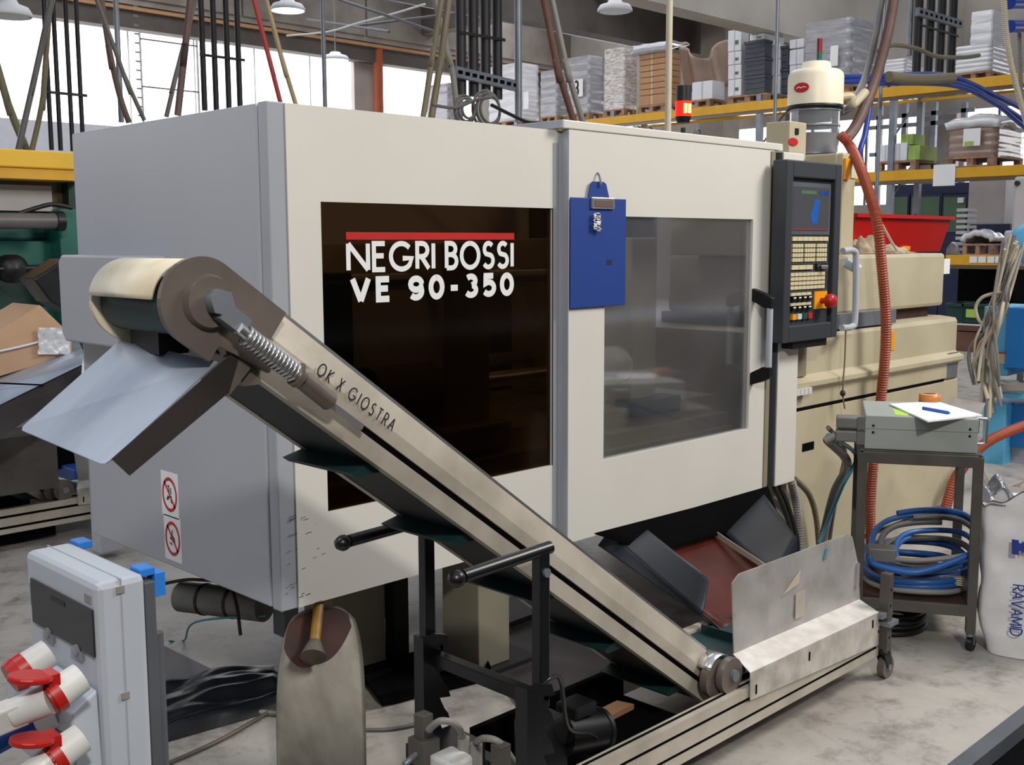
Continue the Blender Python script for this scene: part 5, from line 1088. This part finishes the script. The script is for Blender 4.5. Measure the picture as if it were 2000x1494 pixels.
def hh_(lab,pts,Y,r,m_): 
    P=[at('y',Y,*p) for p in pts]; d=(P[0]-P[1]).normalized(); k=(8.9-P[0].z)/max(.2,d.z); P=[P[0]+d*min(k,6)]+P
    return tag(obj('hanging_hose',G().tube(P,r,n=10),m_),lab,'hose',HG)
hh_('olive hose slanting down to the right at the left edge',[(-20,80),(15,200),(55,300)],6.5,.03,'hose_olive')
hh_('grey hose slanting down to the left across the black pipes',[(88,60),(68,150),(35,295)],6.2,.024,'hose_grey')
hh_('brownish hose slanting left beside the black pipes',[(92,80),(84,190),(62,295)],6.4,.022,'hose_olive')
hh_('grey brown hose left of the window ladder',[(198,0),(212,90),(232,180),(252,240)],5.5,.022,'hose_brown')
hh_('thin grey hose ending at the machine roof right of the window post',[(200,30),(240,140),(282,235)],5.0,.016,'hose_grey')
hh_('brown hose hanging beside the black pipes left of centre',[(372,0),(362,90),(347,225)],5.0,.026,'hose_brown')
hh_('dark grey hose crossing behind the brown hose',[(366,60),(348,130),(325,228)],5.3,.018,'hose_grey')
hh_('thin red hose hanging right of the black pipes',[(496,0),(522,100),(549,205)],4.2,.017,'hose_red')
hh_('tan hose hanging beside the thin red hose',[(520,0),(548,105),(578,205)],4.2,.017,'hose_tan')
hh_('grey hose crossing the olive hose above the door',[(850,0),(866,70),(885,150),(893,235)],3.8,.024,'hose_lightgrey')
hh_('left of the two olive hoses leaning left above the door',[(862,0),(848,90),(826,232)],3.6,.022,'hose_olive')
hh_('right of the two olive hoses leaning left above the door',[(876,0),(862,110),(842,234)],3.6,.026,'hose_olive')
hh_('red brown hose leaning right above the sliding door',[(1062,0),(1086,120),(1124,248)],2.6,.024,'wood_dark')
hh_('grey hose right of the red brown leaning hose',[(1078,0),(1104,120),(1142,250)],2.6,.022,'hose_lightgrey')
for k,(px,py,r) in enumerate(((950,215,29),(908,215,22))):
    c=at('y',3.4,px,py); R0=(at('y',3.4,px+r,py)-c).length*.9; g=G()
    for j in range(3): g.tube([c+V(((R0-.02*j)*math.cos(i*math.pi/10),-.02*j,(R0-.02*j)*math.sin(i*math.pi/10)))for i in range(21)],.011,n=6,seg=3)
    tag(obj('hose_coil',g,'hose_grey'),('right','left')[k]+' round grey hose coil hanging below the slotted rail','hose')
hh2=lambda lab,pts,Y,r,m_: tag(obj('grey_hose',G().tube([at('y',Y,*p) for p in pts],r,n=8),m_),lab,'hose')
hh2('grey hose running from the coils to the left along the machine roof',[(845,205),(890,210),(930,195),(960,190)],3.35,.012,'hose_grey')
hh2('dark hose running from the right coil down to the machine roof',[(960,205),(1000,225),(1030,238),(1060,240)],3.3,.014,'rubber_black')
# ladder at the window
la=at('y',20.2,272,60); lz0=at('y',20.2,277,245).z; ld2=thing('wall_ladder','caged white wall ladder standing before the bright windows','ladder',(la.x,20.2,0))
for dx in (0,1.35): obj('ladder_rail',B((la.x+dx-.02,20.18,lz0-1),(la.x+dx+.02,20.22,6.1)),'cabinet_grey',ld2)
for i in range(14): obj('rung',B((la.x-.12,20.18,lz0+i*.19),(la.x-.02,20.2,lz0+i*.19+.03)),'galv_dark',ld2)
for z in (5.95,4.95): obj('hoop',B((la.x,20.17,z),(la.x+1.35,20.19,z+.03)),'galv_dark',ld2)
# high-bay lamps
def lamp(px,py,dep,dia,lab,lit=True):
    c=atd(px,py,dep); t=thing('high_bay_lamp',lab,'lamp',tuple(c)); R=dia/2
    obj('housing',G().lathe(c,(0,0,1),[(0,.085),(R*.35,.085),(R*.45,.055),(R*.85,.03),(R,-.01),(R,-.035),(R*.96,-.04)],32),'carton_white',t)
    obj('diffuser',G().lathe(c,(0,0,1),[(R*.9,-.038),(R*.6,-.05),(0,-.055)],32),'lamp_glow' if lit else 'carton_white',t)
    obj('suspension',G().cyl(c+V((0,0,.08)),(c.x,c.y,8.9),.012,n=6),'galv',t)
lamp(562,14,12,.37,'lit round ceiling lamp at the top left of centre'); lamp(655,113,17,.42,'round hanging lamp in front of the windows'); lamp(1201,16,12,.38,'round white hanging lamp above the rack at top centre',False); lamp(18,22,8.5,.33,'round hanging lamp cut by the top left corner',False)
tag(obj('ceiling_cable',G().tube([atd(*p) for p in ((560,70,15),(640,62,14.5),(700,45,14),(768,27,13.5),(830,8,13))],.012,n=6),'carton_white'),'white cable running under the roof with a small junction','cable')
for k,(a_,b_) in enumerate((((650,-5,14),(850,62,13)),((700,50,15),(900,25,14)),((600,38,16),(760,62,14)))):
    tag(obj('roof_bar',G().cyl(atd(*a_),atd(*b_),.018,n=8),'galv_dark'),('upper','middle','lower')[k]+' slanting grey steel bar under the roof above the door','bar')
# ---------------------------------------------------------------- second cell at the left
kd=at('z',.27,125,958); off=kd-V((1.01,-.925,.272))
c2=copy_tree(cv); c2.location=cv.location+V((off.x,off.y,0)); c2['label']='second steel conveyor standing behind the discharge tray at the left edge'
def yb_(px0,r0,px1,r1,y,dep): a=at('y',y,px0,60); b=at('y',y,px1,60); a.z=at('y',y,60,r0).z; b.z=at('y',y,60,r1).z; return G().box((a.x,y,b.z),(b.x,y+dep,a.z))
tm=thing('teal_machine','teal moulding machine with a yellow guard behind the grey machine at the left','machine',tuple(at('y',5,60,900)))
obj('yellow_guard',yb_(-300,293,175,328,4.3,.6),'yellow_guard',tm,bev=.01); a=at('y',4.3,-300,328); b=at('y',4.3,175,328); a.z=at('y',4.3,60,328).z; zlo=at('y',4.3,0,347).z
obj('guard_lip',G().box((a.x,4.32,zlo),(b.x,4.8,a.z)),'yellow_paint',tm)
obj('smoked_panel',yb_(-300,347,118,405,4.6,.02),'smoked_brown',tm); obj('reflection_patch',yb_(-60,362,84,412,4.55,.02),'cabinet_grey',tm); obj('corner_column',yb_(117,345,200,420,4.5,.2),'teal_dark',tm)  # grey patch paints the reflection in the smoked window
obj('upper_body',yb_(-300,405,200,470,4.7,1.0),'teal_machine',tm,bev=.02); obj('middle_body',yb_(-300,470,220,522,4.6,1.0),'teal_machine',tm,bev=.02); obj('lower_body',yb_(-300,522,220,700,4.75,.9),'teal_dark',tm,bev=.02)
obj('side_block',yb_(95,405,220,640,4.45,1.0),'teal_machine',tm,bev=.02)
obj('ledge',yb_(-300,600,220,625,4.6,.2),'teal_machine',tm)
a=at('y',4.3,-200,430); b=at('y',4.3,123,432); obj('cylinder',G().cyl(a,b,.05,n=20),'hose_grey',tm); obj('cylinder_end',G().cyl(at('y',4.3,108,432),b,.062,n=20),'rubber_black',tm)
a=at('y',4.4,28,525); obj('dark_knob',G().lathe(a,(0,-1,0),[(.09,-.1),(.09,0),(.05,.03),(0,.04)],20),'rubber_black',tm); obj('shaft',G().cyl(at('y',4.4,-60,527),at('y',4.4,90,523),.018,n=10),'rubber_black',tm)
obj('cable',G().tube([at('y',4.3,*p) for p in ((35,418),(75,405),(105,399),(140,406))],.014),'rubber_black',tm)
obj('machine_leg',yb_(-80,700,66,1000,4.9,.8),'galv',tm); 
# tray table with cardboard box
tt=thing('steel_side_tray','light steel tray sloping down behind the machine at the left','tray',tuple(at('y',3.0,60,800)))
def quad(pts,m_,par,dv,name): return obj(name,G().prism([at('y',y,px,py) for px,py,y in pts],dv),m_,par)
quad([(-20,760,2.6),(165,690,2.6),(150,660,3.2),(-20,720,3.2)],'steel_blue',tt,(0,0,-.01),'tray_plate')
quad([(-20,800,2.5),(160,712,2.5),(165,690,2.6),(-20,760,2.6)],'steel_blue',tt,(0,.01,0),'tray_side')
quad([(-20,868,2.5),(158,752,2.5),(160,712,2.52),(-20,802,2.52)],'plate_floor',tt,(0,.01,0),'tray_underside')
obj('seam',G().cyl(at('y',2.49,-5,748),at('y',2.49,85,752),.004,n=6),'dark_gap',tt)
obj('tray_leg',yb_(-60,850,66,960,2.9,.3),'cart_steel',tt)
bxc=thing('cardboard_box','tilted cardboard box wrapped in clear film on the steel side tray','box',tuple(at('y',2.9,60,690)))
quad([(-25,660,2.8),(78,596,2.8),(140,655,2.8),(140,692,2.8),(-25,742,2.8)],'cardboard_pale',bxc,(0,.35,0),'body')
obj('film',G().sheet(lambda s,t:(lambda p:(p.x,p.y+.02*noise.noise(V((s*8,t*6,0))),p.z))(at('y',2.77,75+62*s,640+52*t)),16,10),'film_white',bxc)
obj('tape',G().tube([at('y',2.78,*p) for p in ((-20,690),(60,672),(130,650))],.006,n=5),'carton_white',bxc)
tag(obj('black_film_roll',G().prism([at('y',2.9,*p) for p in ((66,545),(128,505),(140,510),(140,612),(100,590))],(0,.2,0)),'tarp_black',bev=.01),'piece of shiny black film standing behind the cardboard box','film')
tag(obj('white_post',yb_(145,880,192,1110,2.6,.1),'carton_white',bev=.004),'short white post beside the second conveyor','post')
tag(obj('dark_box',yb_(66,855,150,925,4.2,.4),'dark_gap',bev=.01),'black box under the steel side tray','bin')  # plain black box in the gap under the tray
tag(obj('blue_crate',yb_(100,930,160,958,4.0,.4),'cable_blue',bev=.01),'blue crate behind the second conveyor knee','crate')
